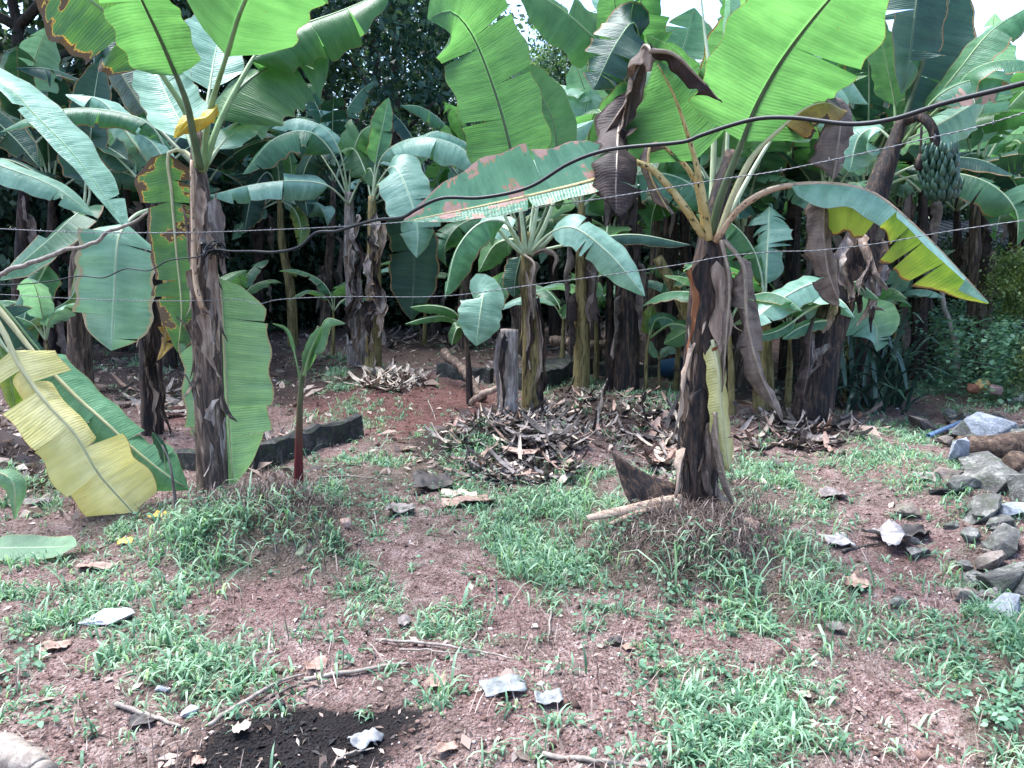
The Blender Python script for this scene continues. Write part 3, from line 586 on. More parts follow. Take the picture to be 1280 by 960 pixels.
leaf(C_, [(655,315,6.2),(632,278,6.1),(602,278,6),(572,310,5.9),(556,372,5.85)], .17, .25, (-.2,-.75,.6), -18, -30, 'leaf_green', 'rib_pale', (1,1), rm=.012)
leaf(C_, [(662,316,6.2),(690,290,6.0),(715,284,5.9),(760,316,5.8),(806,370,5.75)], .155, .24, (-.25,-.75,.62), -8, -25, 'leaf_pale', 'rib_pale', (2,2), rm=.012)
leaf(C_, [(662,316,6.3),(720,303,6.3),(790,293,6.3),(864,306,6.3)], .085, .3, (0,-.6,.8), -15, -40, 'leaf_dark', 'rib_pale')
leaf(C_, [(656,316,6.3),(640,290,6.4),(612,282,6.5),(590,300,6.6)], .12, .3, (0,-.6,.8), -10, -30, 'leaf_pale', 'rib_pale', (2,1))
leaf(C_, [(657,316,6.3),(645,300,6.35),(620,305,6.4),(598,340,6.4)], .13, .2, (-.2,-.8,.5), -10, -30, 'leaf_fresh', 'rib_pale', (1,2))
leaf(C_, [(655,318,6.15),(668,330,6.05),(664,360,6.03),(668,398,6.05)], .115, .05, (.2,-1,.1), -35, -60, 'leaf_dead', 'rib_dead', (1,0), name='dead_leaf', rough=.03, tip=.2)
leaf(C_, [(664,318,6.15),(684,312,6.05),(696,325,6.02),(690,345,6.05)], .05, .05, (.2,-1,.1), -35, -60, 'leaf_dead', None, name='dead_leaf', rough=.02)
leaf(C_, [(652,320,6.25),(645,345,6.22),(643,372,6.2)], .11, .02, (0,-1,.1), -10, -20, 'leaf_dark', 'rib_dark', name='leaf')
for k, (a, e) in enumerate((((657,318),(628,262)), ((658,318),(650,252)), ((660,318),(672,255)), ((662,318),(694,248)), ((655,318),(622,285)), ((664,318),(696,288)))):
    V, F = tube(spline([W(a[0], a[1], 6.2), W((a[0]+e[0])/2 + (e[0]-a[0])*.08, (a[1]+e[1])/2, 6.17), W(e[0], e[1], 6.15)], 8), np.linspace(.022, .013, 8), 7)
    part('petiole', V, F, MAT['rib_pale'], C_, tube_uv(8, 7, .5))
for k in range(6):
    x0 = 650 + k*5; sheath(C_, [(x0, 330+8*k, 6.17), (x0+3, 400+10*k, 6.15), (x0+(6 if k % 2 else -6), 450+14*k, 6.16)], .03, ('stem_olive', 'sheath_dry', 'stem_dark')[k % 3], seed=k+40)
sheath(C_, [(672,470,6.15),(680,510,6.1),(690,545,6.05)], .03, 'stem_dark', seed=51)

# --- cut stump beside C
ST = plant(636, 545, 6.1, 'cut banana stump, pale fibrous and flat-topped, beside the slim plant', name='banana_stump', cat='stump')
stem(ST, [(636,560,6.1),(635,500,6.1),(636,450,6.1),(637,412,6.1)], [.10,.088,.082,.08], 'stem_grey', seed=7, ridge=.2)
for k in range(2): sheath(ST, [(624+6*k, 415, 6.02), (623+6*k, 460, 6.0), (620+7*k, 520+6*k, 6.0)], .028, ('stem_grey', 'stem_dark')[k % 2], seed=60+k)

# --- D: toppled plant whose yellow leaves lie across the left edge
D = thing('banana_plant', (-3.6, 4.2, 0), 'toppled banana plant trailing folded yellow and green leaves down to the grass', 'banana plant')
BASE[D][2] = float(H(-3.6, 4.2)); D.location.z = BASE[D][2]
stem(D, [(-3.6,4.2,-.05),(-3.4,4.15,.5),(-3.1,4.05,1.0),(-2.95,4.0,1.35)], [.12,.11,.10,.06], 'stem_brown', world=True, seed=9)
leaf(D, [(-90,300,4.0),(0,407,4.0),(22,452,3.98),(55,500,3.97),(94,543,3.98),(120,588,4.02),(152,625,4.08),(186,662,4.15)], .205, .36, (.50,-.75,.45), -14, -42, 'leaf_yellow', 'rib_strawgreen', (4,4), tip=.16, spread=22, basef=.03, gap=.002, und=.02, rm=.016, seed=12, taper=1.4)
leaf(D, [(-90,295,4.3),(0,388,4.3),(47,446,4.28),(100,500,4.26),(131,527,4.25),(164,558,4.25),(206,592,4.27),(236,612,4.32)], .18, .42, (.45,-.75,.5), -14, -42, 'leaf_fallen_green', 'rib_strawgreen', (3,3), tip=.16, spread=16, basef=.03, gap=.002, und=.02, rm=.016, seed=4, taper=1.4)
leaf(D, [(-90,300,4.5),(0,380,4.55),(60,450,4.6),(105,490,4.6),(152,535,4.6)], .16, .35, (.3,-.6,.7), -15, -40, 'leaf_dark', 'rib_green', (1,1))
leaf(D, [(-90,310,4.5),(-20,410,4.5),(10,460,4.5),(20,520,4.5)], .14, .4, (.2,-.8,.4), -15, -40, 'leaf_yellowing', 'rib_green')
leaf(D, [(-90,310,4.2),(-30,400,4.3),(0,430,4.3),(40,455,4.35)], .05, .85, (.2,-.8,.4), 0, -20, 'leaf_dark', 'rib_strawgreen', rm=.013)
leaf(D, [(-90,305,4.1),(-20,395,4.1),(10,440,4.1),(30,462,4.1)], .04, .9, (.2,-.8,.4), 0, -20, 'leaf_dark', 'rib_pale', rm=.013)
leaf(D, [(-100,300,3.8),(-60,480,3.7),(-20,580,3.65),(15,600,3.65),(18,650,3.68)], .10, .4, (.4,-.6,.7), -15, -50, 'leaf_matte', 'rib_strawgreen', (1,1))
leaf(D, [(-100,300,3.8),(-110,600,3.6),(-60,690,3.66),(0,685,3.63),(60,684,3.62),(96,682,3.61)], .085, .5, (.0,-.25,1), -2, -6, 'leaf_matte', 'rib_pale', (1,1), tip=.08, und=.1)

# --- plants just outside the left edge and behind A
P0 = thing('banana_plant', (-4.1, 5.6, float(H(-4.1, 5.6))), 'banana plant whose long green leaf arches in over the bare branch at the left edge', 'banana plant')
stem(P0, [(-4.1,5.6,-.05),(-4.08,5.6,1.0),(-4.05,5.6,2.1)], [.1,.09,.05], 'stem_brown', world=True, seed=3)
leaf(P0, [(-110,190,5.6),(-60,95,5.55),(0,103,5.5),(45,145,5.45),(100,203,5.4),(160,290,5.35)], .20, .2, (.5,-.45,.75), 10, -20, 'leaf_pale', 'rib_green', (1,1), und=.08, asym=(.45,1.1))
leaf(P0, [(-110,220,5.7),(-50,195,5.7),(15,212,5.65),(70,235,5.6),(118,270,5.6)], .13, .2, (.2,-.6,.8), -10, -40, 'leaf_pale', 'rib_pale', (4,4))
leaf(P0, [(-110,200,6),(-40,130,6.1),(10,165,6.2),(50,210,6.2)], .15, .2, (.2,-.7,.6), -12, -30, 'leaf_dark', 'rib_pale', (2,2))
leaf(P0, [(-110,200,6.3),(-50,200,6.4),(10,200,6.5),(62,225,6.5)], .15, .2, (.1,-.8,.5), -12, -30, 'leaf_dark', 'rib_pale', (2,2))
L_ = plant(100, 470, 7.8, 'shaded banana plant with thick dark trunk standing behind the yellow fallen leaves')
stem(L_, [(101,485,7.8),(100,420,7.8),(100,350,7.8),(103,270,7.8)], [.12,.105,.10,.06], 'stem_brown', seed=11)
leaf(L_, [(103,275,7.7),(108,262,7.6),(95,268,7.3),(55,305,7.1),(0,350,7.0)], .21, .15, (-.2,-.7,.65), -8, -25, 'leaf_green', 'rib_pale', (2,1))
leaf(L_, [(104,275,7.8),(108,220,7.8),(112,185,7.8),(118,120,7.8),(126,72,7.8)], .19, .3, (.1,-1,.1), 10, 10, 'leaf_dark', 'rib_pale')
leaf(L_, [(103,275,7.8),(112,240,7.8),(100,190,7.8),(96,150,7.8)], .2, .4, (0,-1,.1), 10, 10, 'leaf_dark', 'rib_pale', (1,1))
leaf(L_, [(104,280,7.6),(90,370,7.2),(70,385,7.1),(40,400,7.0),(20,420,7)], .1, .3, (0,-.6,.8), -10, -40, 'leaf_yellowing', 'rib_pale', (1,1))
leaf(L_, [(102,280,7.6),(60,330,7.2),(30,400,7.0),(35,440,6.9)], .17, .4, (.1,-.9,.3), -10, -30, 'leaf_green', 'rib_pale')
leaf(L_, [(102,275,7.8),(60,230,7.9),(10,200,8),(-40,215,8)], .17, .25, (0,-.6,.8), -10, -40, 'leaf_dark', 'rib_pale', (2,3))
M_ = plant(190, 560, 6.2, 'banana plant with ragged dark trunk behind the necrotic hanging leaf')
stem(M_, [(193,585,6.2),(190,500,6.2),(188,420,6.2),(192,330,6.2),(200,230,6.2)], [.10,.085,.085,.08,.05], 'stem_dark', seed=12, lump=.12)
leaf(M_, [(200,245,6.2),(208,195,6.2),(188,156,6.15),(120,136,6.1),(50,142,6.0),(0,165,6)], .16, .17, (-.05,-.35,.95), -6, -85, 'leaf_green', 'rib_pale', (6,6), spread=18)
leaf(M_, [(200,245,6.3),(190,210,6.3),(165,175,6.3),(125,125,6.4),(82,118,6.4)], .14, .35, (0,-.5,.85), -10, -40, 'leaf_pale', 'rib_pale', (1,1))
leaf(M_, [(200,245,6.2),(208,210,6.1),(190,178,6.1),(168,165,6.1)], .12, .3, (0,-.7,.7), -10, -30, 'leaf_pale', 'rib_pale', (1,1))
leaf(M_, [(198,250,6.1),(165,215,6.1),(135,185,6.1),(160,200,6.0)], .1, .4, (0,-.6,.8), -10, -30, 'leaf_dark', 'rib_pale')
leaf(M_, [(196,260,6.1),(170,268,5.9),(150,292,5.7),(146,312,5.65),(143,370,5.62),(139,438,5.62)], .255, .27, (.08,-1,.12), -4, -10, 'leaf_straw_edge', 'rib_pale', (2,3), tip=.18, basef=.05, spread=8, rm=.013, und=.04, taper=1.6)
leaf(M_, [(198,260,6.0),(210,300,5.95),(208,370,5.95),(205,445,5.95)], .13, .1, (0,-1,.1), -10, -30, 'leaf_dead_orange', 'rib_dead', (3,3), name='dead_leaf', rough=.03)
for k in range(9): sheath(M_, [(178+3*k, 330+18*k, 6.12), (180+3*k+random.uniform(-8, 8), 370+18*k, 6.08), (182+3*k+random.uniform(-16, 14), 415+18*k, 6.06)], .035, ('stem_dark', 'sheath_dry', 'stem_brown')[k % 3], seed=80+k)

# --- suckers
E = plant(374, 602, 4.75, 'young banana sucker with reddish base and curled leaf on the left mound', name='banana_sucker', cat='banana sucker')
stem(E, [(373,615,4.75),(374,540,4.75),(377,480,4.75),(384,445,4.75),(398,408,4.74)], [.032,.026,.019,.014,.008], 'stem_red', seed=3, ridge=.05, lump=.02)
leaf(E, [(384,450,4.75),(398,425,4.72),(402,408,4.70),(410,398,4.68),(432,404,4.66)], .065, .12, (-.5,-.3,.85), -20, -70, 'leaf_matte', 'rib_green', und=.03)
leaf(E, [(380,470,4.74),(388,440,4.70),(402,408,4.68)], .085, .05, (.3,-1,.2), -25, -60, 'leaf_fresh', 'rib_green', basef=.2)
leaf(E, [(377,490,4.75),(370,450,4.76),(358,412,4.78),(340,404,4.78)], .012, .5, (0,-1,.2), 0, 0, 'leaf_green', 'rib_green', rm=.006)
Fp = plant(219, 640, 4.05, 'thin brown-stemmed seedling with a single drooping leaf at the mound edge', name='banana_seedling', cat='seedling')
stem(Fp, [(220,655,4.05),(217,610,4.05),(211,575,4.05),(202,556,4.04)], [.014,.010,.006,.004], 'stem_grey', seed=1, sides=10, n=16, ridge=.02)
leaf(Fp, [(208,590,4.05),(203,560,4.04),(196,548,4.03),(190,540,4.02)], .05, .2, (.4,-.8,.4), -25, -60, 'leaf_dark', 'rib_green', und=.05, rm=.004)
S2 = plant(588, 490, 7.3, 'young banana sucker with a broad pale leaf left of the cut stump', name='banana_sucker', cat='banana sucker')
stem(S2, [(587,505,7.3),(586,460,7.3),(582,420,7.3),(580,395,7.3)], [.035,.03,.022,.01], 'stem_dark', seed=2, sides=12, n=18)
leaf(S2, [(582,410,7.3),(592,378,7.2),(603,368,7.1),(600,395,7.0),(595,432,6.98)], .20, .32, (.1,-1,.25), -6, -10, 'leaf_pale', 'rib_pale', tip=.4)
leaf(S2, [(581,405,7.3),(565,388,7.2),(540,382,7.1),(512,384,7.0)], .075, .15, (0,-.7,.7), -15, -40, 'leaf_fresh', 'rib_pale')
leaf(S2, [(581,408,7.3),(560,396,7.2),(535,397,7.1),(506,405,7.0)], .05, .15, (0,-.7,.7), -15, -40, 'leaf_fresh', 'rib_pale')
leaf(S2, [(582,412,7.2),(572,410,7.1),(566,425,7.1),(565,432,7.1)], .08, .1, (0,-1,.3), -15, -40, 'leaf_fresh', 'rib_pale')
leaf(S2, [(583,405,7.35),(610,385,7.4),(622,360,7.4),(630,340,7.4)], .13, .2, (0,-1,.2), 5, 10, 'leaf_green', 'rib_pale', (1,1))
S3 = plant(822, 478, 8.3, 'small banana sucker with two open leaves left of the blue bucket', name='banana_sucker', cat='banana sucker')
stem(S3, [(824,490,8.3),(824,462,8.3),(824,442,8.3)], [.02,.016,.01], 'stem_olive', seed=2, sides=10, n=12)
leaf(S3, [(824,448,8.3),(835,437,8.25),(850,440,8.2)], .05, .1, (0,-.8,.5), -10, -20, 'leaf_pale', 'rib_pale')
leaf(S3, [(824,448,8.3),(816,437,8.25),(810,425,8.2)], .05, .1, (0,-.8,.5), -10, -20, 'leaf_pale', 'rib_pale')
S4 = plant(812, 485, 7.8, 'banana sucker with bright rounded leaves close behind the clump of trunks', name='banana_sucker', cat='banana sucker')
stem(S4, [(808,500,7.8),(808,450,7.8),(812,415,7.8)], [.025,.02,.01], 'stem_olive', seed=2, sides=10, n=12)
leaf(S4, [(812,420,7.8),(812,405,7.78),(815,382,7.75)], .10, .05, (.2,-1,.2), -10, -30, 'leaf_yellowing', 'rib_green')
leaf(S4, [(812,420,7.8),(822,398,7.7),(840,400,7.65),(846,412,7.6)], .11, .15, (0,-.7,.6), -10, -30, 'leaf_green', 'rib_green')
leaf(S4, [(812,422,7.8),(840,405,7.5),(860,410,7.4),(830,430,7.3)], .12, .4, (0,-.7,.6), -10, -30, 'leaf_fresh', 'rib_green')

# --- G: two plants in the middle distance left of centre, G3 slender behind
gA = plant(447, 460, 9.6, 'mid-distance banana plant with shaggy trunk and leaves arching over the tree with bare trunk')
stem(gA, [(447,472,9.6),(445,400,9.6),(440,330,9.6),(436,240,9.6)], [.12,.10,.09,.05], 'stem_grey', seed=14, lump=.12)
leaf(gA, [(436,250,9.6),(418,195,9.5),(388,165,9.4),(345,172,9.3),(303,218,9.2)], .27, .3, (-.1,-.5,.85), -10, -55, 'leaf_green', 'rib_pale', (2,3))
leaf(gA, [(436,255,9.5),(410,232,9.3),(370,226,9.2),(320,230,9.1),(262,244,9)], .24, .2, (0,-.5,.85), -8, -50, 'leaf_pale', 'rib_pale', (3,3))
leaf(gA, [(436,250,9.6),(425,190,9.6),(405,160,9.6),(370,148,9.6),(340,160,9.6)], .22, .35, (0,-.5,.85), -8, -50, 'leaf_pale', 'rib_pale', (2,2))
leaf(gA, [(436,250,9.6),(440,200,9.5),(452,165,9.4),(480,150,9.3)], .24, .4, (.1,-.7,.6), -8, -30, 'leaf_fresh', 'rib_pale', (2,2))
leaf(gA, [(436,255,9.5),(450,225,9.4),(462,210,9.3),(470,235,9.2)], .14, .4, (.1,-.7,.6), -8, -30, 'leaf_fresh', 'rib_pale', (2,2))
leaf(gA, [(436,250,9.6),(412,210,9.8),(395,190,9.9),(380,215,9.9),(378,255,9.9)], .2, .4, (-.2,-.7,.6), -10, -40, 'leaf_dark', 'rib_pale', (2,2))
gB = plant(466, 468, 9.2, 'mid-distance banana plant with a broad pale leaf hanging towards the cable')
stem(gB, [(466,480,9.2),(467,410,9.2),(467,330,9.2),(465,245,9.2)], [.10,.085,.08,.045], 'stem_olive', seed=15, lump=.1)
leaf(gB, [(465,255,9.2),(478,195,9.1),(520,172,9.0),(570,182,8.9),(616,218,8.8)], .27, .25, (.1,-.5,.85), -8, -45, 'leaf_pale', 'rib_pale', (2,2))
leaf(gB, [(465,255,9.1),(475,225,8.9),(492,208,8.7),(510,240,8.5),(522,285,8.4),(521,322,8.4)], .27, .3, (.1,-1,.25), -8, -20, 'leaf_pale', 'rib_pale', (2,2), tip=.3)
leaf(gB, [(465,250,9.2),(470,200,9.2),(478,160,9.2),(486,122,9.2)], .15, .35, (0,-1,.1), 20, 20, 'leaf_green', 'rib_pale', (1,1))
leaf(gB, [(465,255,9.2),(500,205,9.4),(545,165,9.5),(590,185,9.6),(615,215,9.6)], .22, .3, (0,-.5,.85), -8, -40, 'leaf_pale', 'rib_pale', (2,3))
leaf(gB, [(465,255,9.2),(490,250,9.3),(515,300,9.4),(515,400,9.4)], .3, .2, (.0,-1,.2), -8, -20, 'leaf_dark', 'rib_dark', (2,2))
leaf(gB, [(465,255,9.2),(455,210,9.3),(440,185,9.4),(425,190,9.4)], .2, .35, (0,-.6,.8), -8, -40, 'leaf_fresh', 'rib_pale', (2,2))
for pl, x0, Y in ((gA, 443, 9.48), (gB, 466, 9.1)):
    for k in range(11):
        yy = 268 + k*13; sheath(pl, [(x0+random.uniform(-9, 9), yy, Y), (x0+random.uniform(-14, 14), yy+28, Y-.06), (x0+random.uniform(-16, 16), yy+60, Y-.04)], random.uniform(.04, .09), ('stem_grey', 'sheath_dry', 'stem_dark')[k % 3], seed=100+k+int(x0), rough=.04)
gC = plant(365, 425, 11.5, 'slender banana plant with thin bending trunk deep in the shade')
stem(gC, [(366,432,11.5),(364,370,11.5),(352,300,11.5),(350,240,11.5)], [.08,.07,.06,.04], 'stem_olive', seed=16)
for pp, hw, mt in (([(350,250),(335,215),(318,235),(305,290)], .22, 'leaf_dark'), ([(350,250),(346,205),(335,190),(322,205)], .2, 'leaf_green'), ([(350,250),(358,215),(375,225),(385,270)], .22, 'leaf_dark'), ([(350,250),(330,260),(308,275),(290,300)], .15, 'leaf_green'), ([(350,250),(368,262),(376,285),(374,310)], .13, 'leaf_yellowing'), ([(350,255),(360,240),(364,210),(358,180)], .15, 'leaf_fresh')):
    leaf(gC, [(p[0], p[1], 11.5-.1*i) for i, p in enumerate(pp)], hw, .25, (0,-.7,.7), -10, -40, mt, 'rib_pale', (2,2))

# --- J: leaning plant with the fruit bunch
J = plant(1014, 530, 6.4, 'dark leaning banana plant bearing a hanging bunch of green fruit')
stem(J, [(1010,545,6.4),(1022,470,6.42),(1045,380,6.45),(1080,280,6.5),(1108,205,6.55),(1128,150,6.6)], [.16,.14,.125,.115,.095,.05], 'stem_dark', seed=17, lump=.1)
leaf(J, [(1124,165,6.6),(1140,120,6.6),(1168,20,6.5),(1168,-50,6.3),(1152,-40,6.15),(1146,0,6.05),(1135,84,6.0),(1127,118,6.0)], .27, .46, (-.1,-1,.05), -6, -14, 'leaf_dark', 'rib_dark', (4,3), tip=.3, rm=.016, spread=16, gap=.02)
leaf(J, [(1124,170,6.65),(1140,120,6.75),(1165,55,6.85),(1200,-30,6.95)], .32, .15, (.1,-1,.1), 4, 10, 'leaf_dark', 'rib_dark', (1,1), rm=.015)
leaf(J, [(1126,172,6.6),(1160,135,6.6),(1198,88,6.6),(1240,38,6.6),(1300,0,6.6)], .2, .2, (-.2,-.45,.85), -15, -30, 'leaf_green', 'rib_green', (1,1), rm=.013)
leaf(J, [(1128,175,6.55),(1180,128,6.4),(1215,88,6.3),(1262,74,6.2),(1310,84,6.1)], .22, .28, (0,-.35,.95), -8, -50, 'leaf_green', 'rib_green', (1,1))
leaf(J, [(1128,178,6.5),(1175,118,6.3),(1230,98,6.2),(1310,118,6.1)], .2, .3, (0,-.5,.85), -8, -40, 'leaf_scorched', 'rib_green', (3,2))
leaf(J, [(1120,175,6.65),(1118,130,6.7),(1108,80,6.75),(1098,30,6.8)], .16, .3, (0,-1,.1), 8, 10, 'leaf_fresh', 'rib_green')
leaf(J, [(1126,178,6.6),(1165,160,6.7),(1200,140,6.8),(1235,118,6.9)], .22, .3, (0,-.8,.6), -8, -20, 'leaf_pale', 'rib_pale', (2,2))
leaf(J, [(1120,180,6.6),(1095,160,6.7),(1075,170,6.8),(1062,215,6.8)], .24, .25, (0,-.8,.5), -8, -20, 'leaf_pale', 'rib_pale', (2,2))
leaf(J, [(1050,378,6.4),(1032,352,6.35),(1010,356,6.3),(970,378,6.2),(933,408,6.15)], .15, .22, (-.2,-.7,.7), -8, -30, 'leaf_pale', 'rib_pale', (1,1))
leaf(J, [(1056,360,6.35),(1070,352,6.3),(1085,362,6.25),(1100,375,6.2)], .07, .1, (.2,-.6,.7), -15, -40, 'leaf_fresh', 'rib_pale')
leaf(J, [(1046,400,6.35),(1020,402,6.3),(995,412,6.25),(978,424,6.2)], .075, .15, (0,-.7,.7), -12, -30, 'leaf_green', 'rib_pale')
leaf(J, [(1050,370,6.4),(1015,385,6.3),(975,412,6.25),(938,422,6.2)], .06, .55, (0,-.7,.7), -12, -30, 'leaf_green', 'rib_pale')
for k, (x, y) in enumerate(((1060,300),(1078,290),(1066,330),(1090,330),(1048,330),(1100,300),(1110,330),(1040,370),(1072,345),(1020,420),(1085,345),(1096,355))):
    sheath(J, [(x, y, 6.38), (x+random.uniform(-12, 12), y+28, 6.32), (x+random.uniform(-22, 22), y+62, 6.33)], random.uniform(.04, .1), ('stem_grey', 'sheath_dry', 'stem_dark')[k % 3], seed=140+k, rough=.04)
leaf(J, [(1091,318,6.3),(1080,345,6.2),(1072,372,6.18)], .05, .02, (0,-1,.2), -40, -60, 'leaf_dead', None, name='dead_leaf', rough=.03)
leaf(J, [(1091,318,6.3),(1100,345,6.2),(1112,362,6.18)], .05, .02, (0,-1,.2), -40, -60, 'leaf_dead', None, name='dead_leaf', rough=.03)
leaf(J, [(1020,390,6.3),(1015,420,6.2),(1010,470,6.15),(1003,520,6.15)], .10, .02, (0,-1,.2), -40, -60, 'leaf_dead_dark', None, name='dead_leaf', rough=.04)
# fruit bunch
BUN = J
C = spline([W(1132,150,6.5), W(1150,146,6.4), W(1164,158,6.32), W(1172,185,6.3)], 16); V, F = tube(C, np.linspace(.045, .032, 16), 9); part('fruit_stalk', V, F, MAT['stem_dark'], J)
C = spline([W(1172,185,6.3), W(1174,215,6.3), W(1176,250,6.3)], 8); V, F = tube(C, .022, 8); part('fruit_stalk', V, F, MAT['stem_dark'], J)
b = NB('banana_skin'); b.bsdf(b.mix(b.node('ShaderNodeObjectInfo').outputs['Random'], (.02, .055, .036), (.035, .08, .045)), .4, .45)
for h in range(7):
    q = h / 6; cc = W(1173 + 4*q, 190 + 52*q, 6.3); VV, FF = [], []; o = 0; rb = .115 + .03 * math.sin(math.pi * (q*.8 + .15))
    for ring in (0, 1):
        for k in range(10):
            a = k / 10 * 2*math.pi + h*.37 + ring*.24 + random.uniform(-.09, .09); d = np.array((math.cos(a), math.sin(a), 0)); rb = (.10 + .035*math.sin(math.pi*(q*.8+.15)))*random.uniform(.85, 1.1); cc = W(1173 + 4*q, 190 + 52*q, 6.3) + np.array((0, 0, random.uniform(-.012, .012)))
            P = spline([cc + d*.02 + (0, 0, -.02*ring), cc + d*(rb*.85 - ring*.02) + (0, 0, -.025 - .012*ring), cc + d*rb*1.02 + (0, 0, .02), cc + d*rb*.93 + (0, 0, .07 - .02*ring)], 8)
            v, f = tube(P, [.007, .012, .018, .0205, .0205, .018, .012, .005], 6); VV.append(v); FF += [[i+o for i in g] for g in f]; o += len(v)
    part('banana_hand', np.vstack(VV), FF, MAT['banana_skin'], J)
C = spline([W(1152,158,6.35), W(1151,180,6.33), W(1150,196,6.33)], 8); V, F = tube(C, .010, 6); part('flower_stalk', V, F, MAT['stem_dark'], J)
V, F = tube([W(1150,192,6.33), W(1150,200,6.33), W(1149,208,6.33), W(1149,213,6.33)], [.012, .03, .042, .02], 9); part('flower_bud', V, F, MAT['stem_dark'], J)

# --- generic grove plants behind
def grove(px, py, Y, crown_py, label, seed, nleaf=9, Lr=(1.5, 2.1), mats=('leaf_green', 'leaf_pale', 'leaf_fresh'), lean=0, r=.10, skirt=8, smat='stem_brown', group=None, front=True):
    rs = random.Random(seed); p = W(px, py, Y); z0 = float(H(p[0], p[1])); t = thing('banana_plant', (p[0], Y, z0), label, 'banana plant', group)
    top = W(px + lean, crown_py, Y); base = np.array((p[0], Y, z0 - .04))
    stem(t, [base, base*.5 + top*.5 + (lean*.0008, 0, 0), top, top + (0, 0, .15)], [r*1.15, r, r*.8, r*.4], smat, world=True, seed=seed, lump=.1, n=30, sides=16)
    a0 = rs.uniform(0, 6.28)
    for k in range(nleaf):
        a = a0 + k * 2.4 + rs.uniform(-.3, .3); el = rad(rs.choice((82, 70, 60, 48, 38, 25)) + rs.uniform(-6, 6)) if k else rad(85); L = rs.uniform(*Lr)
        d = np.array((math.cos(a), math.sin(a), 0)); pts = [top - (0, 0, .05)]; pos = top.copy(); e = el; n = 6
        dr = rs.uniform(.16, .36) * (1.25 - .5*math.sin(el))
        for i in range(n): pos = pos + (d*math.cos(e) + np.array((0, 0, math.sin(e)))) * L / n; pts.append(pos.copy()); e -= dr * (.5 + i*.28)
        side = np.cross(d, (0, 0, 1)); nh = np.array((0, 0, 1)) * .8 + side * rs.uniform(-.5, .5) - d * math.sin(el) * .9
        leaf(t, pts, rs.uniform(.2, .29), .24, nh, -8, -rs.uniform(15, 55), rs.choice(mats), 'rib_pale', (rs.randint(3, 9), rs.randint(3, 9)), world=True, n=26, nv=4, seed=seed*50+k, und=.07, rm=.014)
    for k in range(skirt):
        a = rs.uniform(0, 6.28); d = np.array((math.cos(a), math.sin(a), 0)); h = rs.uniform(.35, 1.0); q = base*(1-h) + top*h; ln = rs.uniform(.35, .9)
        pts = [q + d*r*.8, q + d*(r+.10) + (0, 0, -.05), q + d*(r+.09) + (0, 0, -ln*.55), q + d*(r+.06 + rs.uniform(-.04, .1)) + (0, 0, -ln)]
        if pts[-1][2] > z0 + .03: leaf(t, pts, rs.uniform(.05, .12), .02, d, -35, -60, rs.choice(('leaf_dead', 'leaf_dead', 'leaf_dead_dark')), None, (rs.randint(0, 2), 1), name='dead_leaf', world=True, rough=.04, n=14, nv=3, seed=seed*70+k)
    return t
grove(727, 496, 7.9, 252, 'straight-trunked banana plant between the slim plant and the trunk clump', 31, 7, (1.2, 1.7), r=.075, smat='stem_olive', skirt=10)
K2 = grove(784, 500, 7.9, 140, 'tallest banana plant of the trunk clump, dead leaf skirt down its trunk', 47, 4, (1.4, 1.8), r=.12, skirt=14, smat='stem_dark')
leaf(K2, [(786,150,7.9),(775,80,7.8),(740,45,7.7),(700,10,7.6),(640,-25,7.5)], .33, .2, (-.1,-.6,.7), -6, -50, 'leaf_fresh', 'rib_green', (1,2), rm=.015)
leaf(K2, [(786,150,7.9),(782,80,7.8),(772,30,7.7),(765,-30,7.6)], .20, .25, (0,-1,.1), 5, 5, 'leaf_fresh', 'rib_dark', rm=.014)
leaf(K2, [(786,150,7.8),(800,70,7.6),(792,28,7.4),(770,55,7.3),(742,112,7.25)], .27, .45, (-.2,-1,.2), -8, -20, 'leaf_dark', 'rib_green', (5,5), spread=12, tip=.35, gap=.018)
leaf(K2, [(784,160,7.9),(765,160,8.0),(735,120,8.0),(718,75,8.0)], .17, .35, (-.1,-1,.2), 6, 6, 'leaf_pale', 'rib_dark')
leaf(K2, [(784,160,7.9),(750,175,7.9),(732,150,7.9),(738,110,7.9)], .24, .35, (-.1,-1,.2), 6, 6, 'leaf_pale', 'rib_dark')
leaf(K2, [(786,160,8.0),(820,110,8.1),(850,70,8.2),(868,10,8.3)], .30, .25, (0,-1,.3), -6, 0, 'leaf_green', 'rib_dark', (3,2))
leaf(K2, [(786,160,8.0),(830,140,8.1),(880,110,8.2),(920,60,8.3)], .28, .25, (0,-.8,.5), -6, -20, 'leaf_green', 'rib_pale', (2,2))
leaf(K2, [(784,160,8.0),(720,150,8.1),(700,140,8.1),(674,165,8.1)], .25, .3, (0,-.6,.8), -6, -30, 'leaf_pale', 'rib_pale', (2,2))
grove(762, 498, 8.0, 300, 'thin dark banana trunk pressed against the trunk clump', 53, 4, (.9, 1.3), r=.045, skirt=3, smat='stem_dark')
grove(955, 505, 6.9, 388, 'banana plant with pale green trunk behind the peeling one', 64, 6, (1.0, 1.4), r=.085, smat='stem_olive', skirt=4, mats=('leaf_pale', 'leaf_green', 'leaf_fresh'))
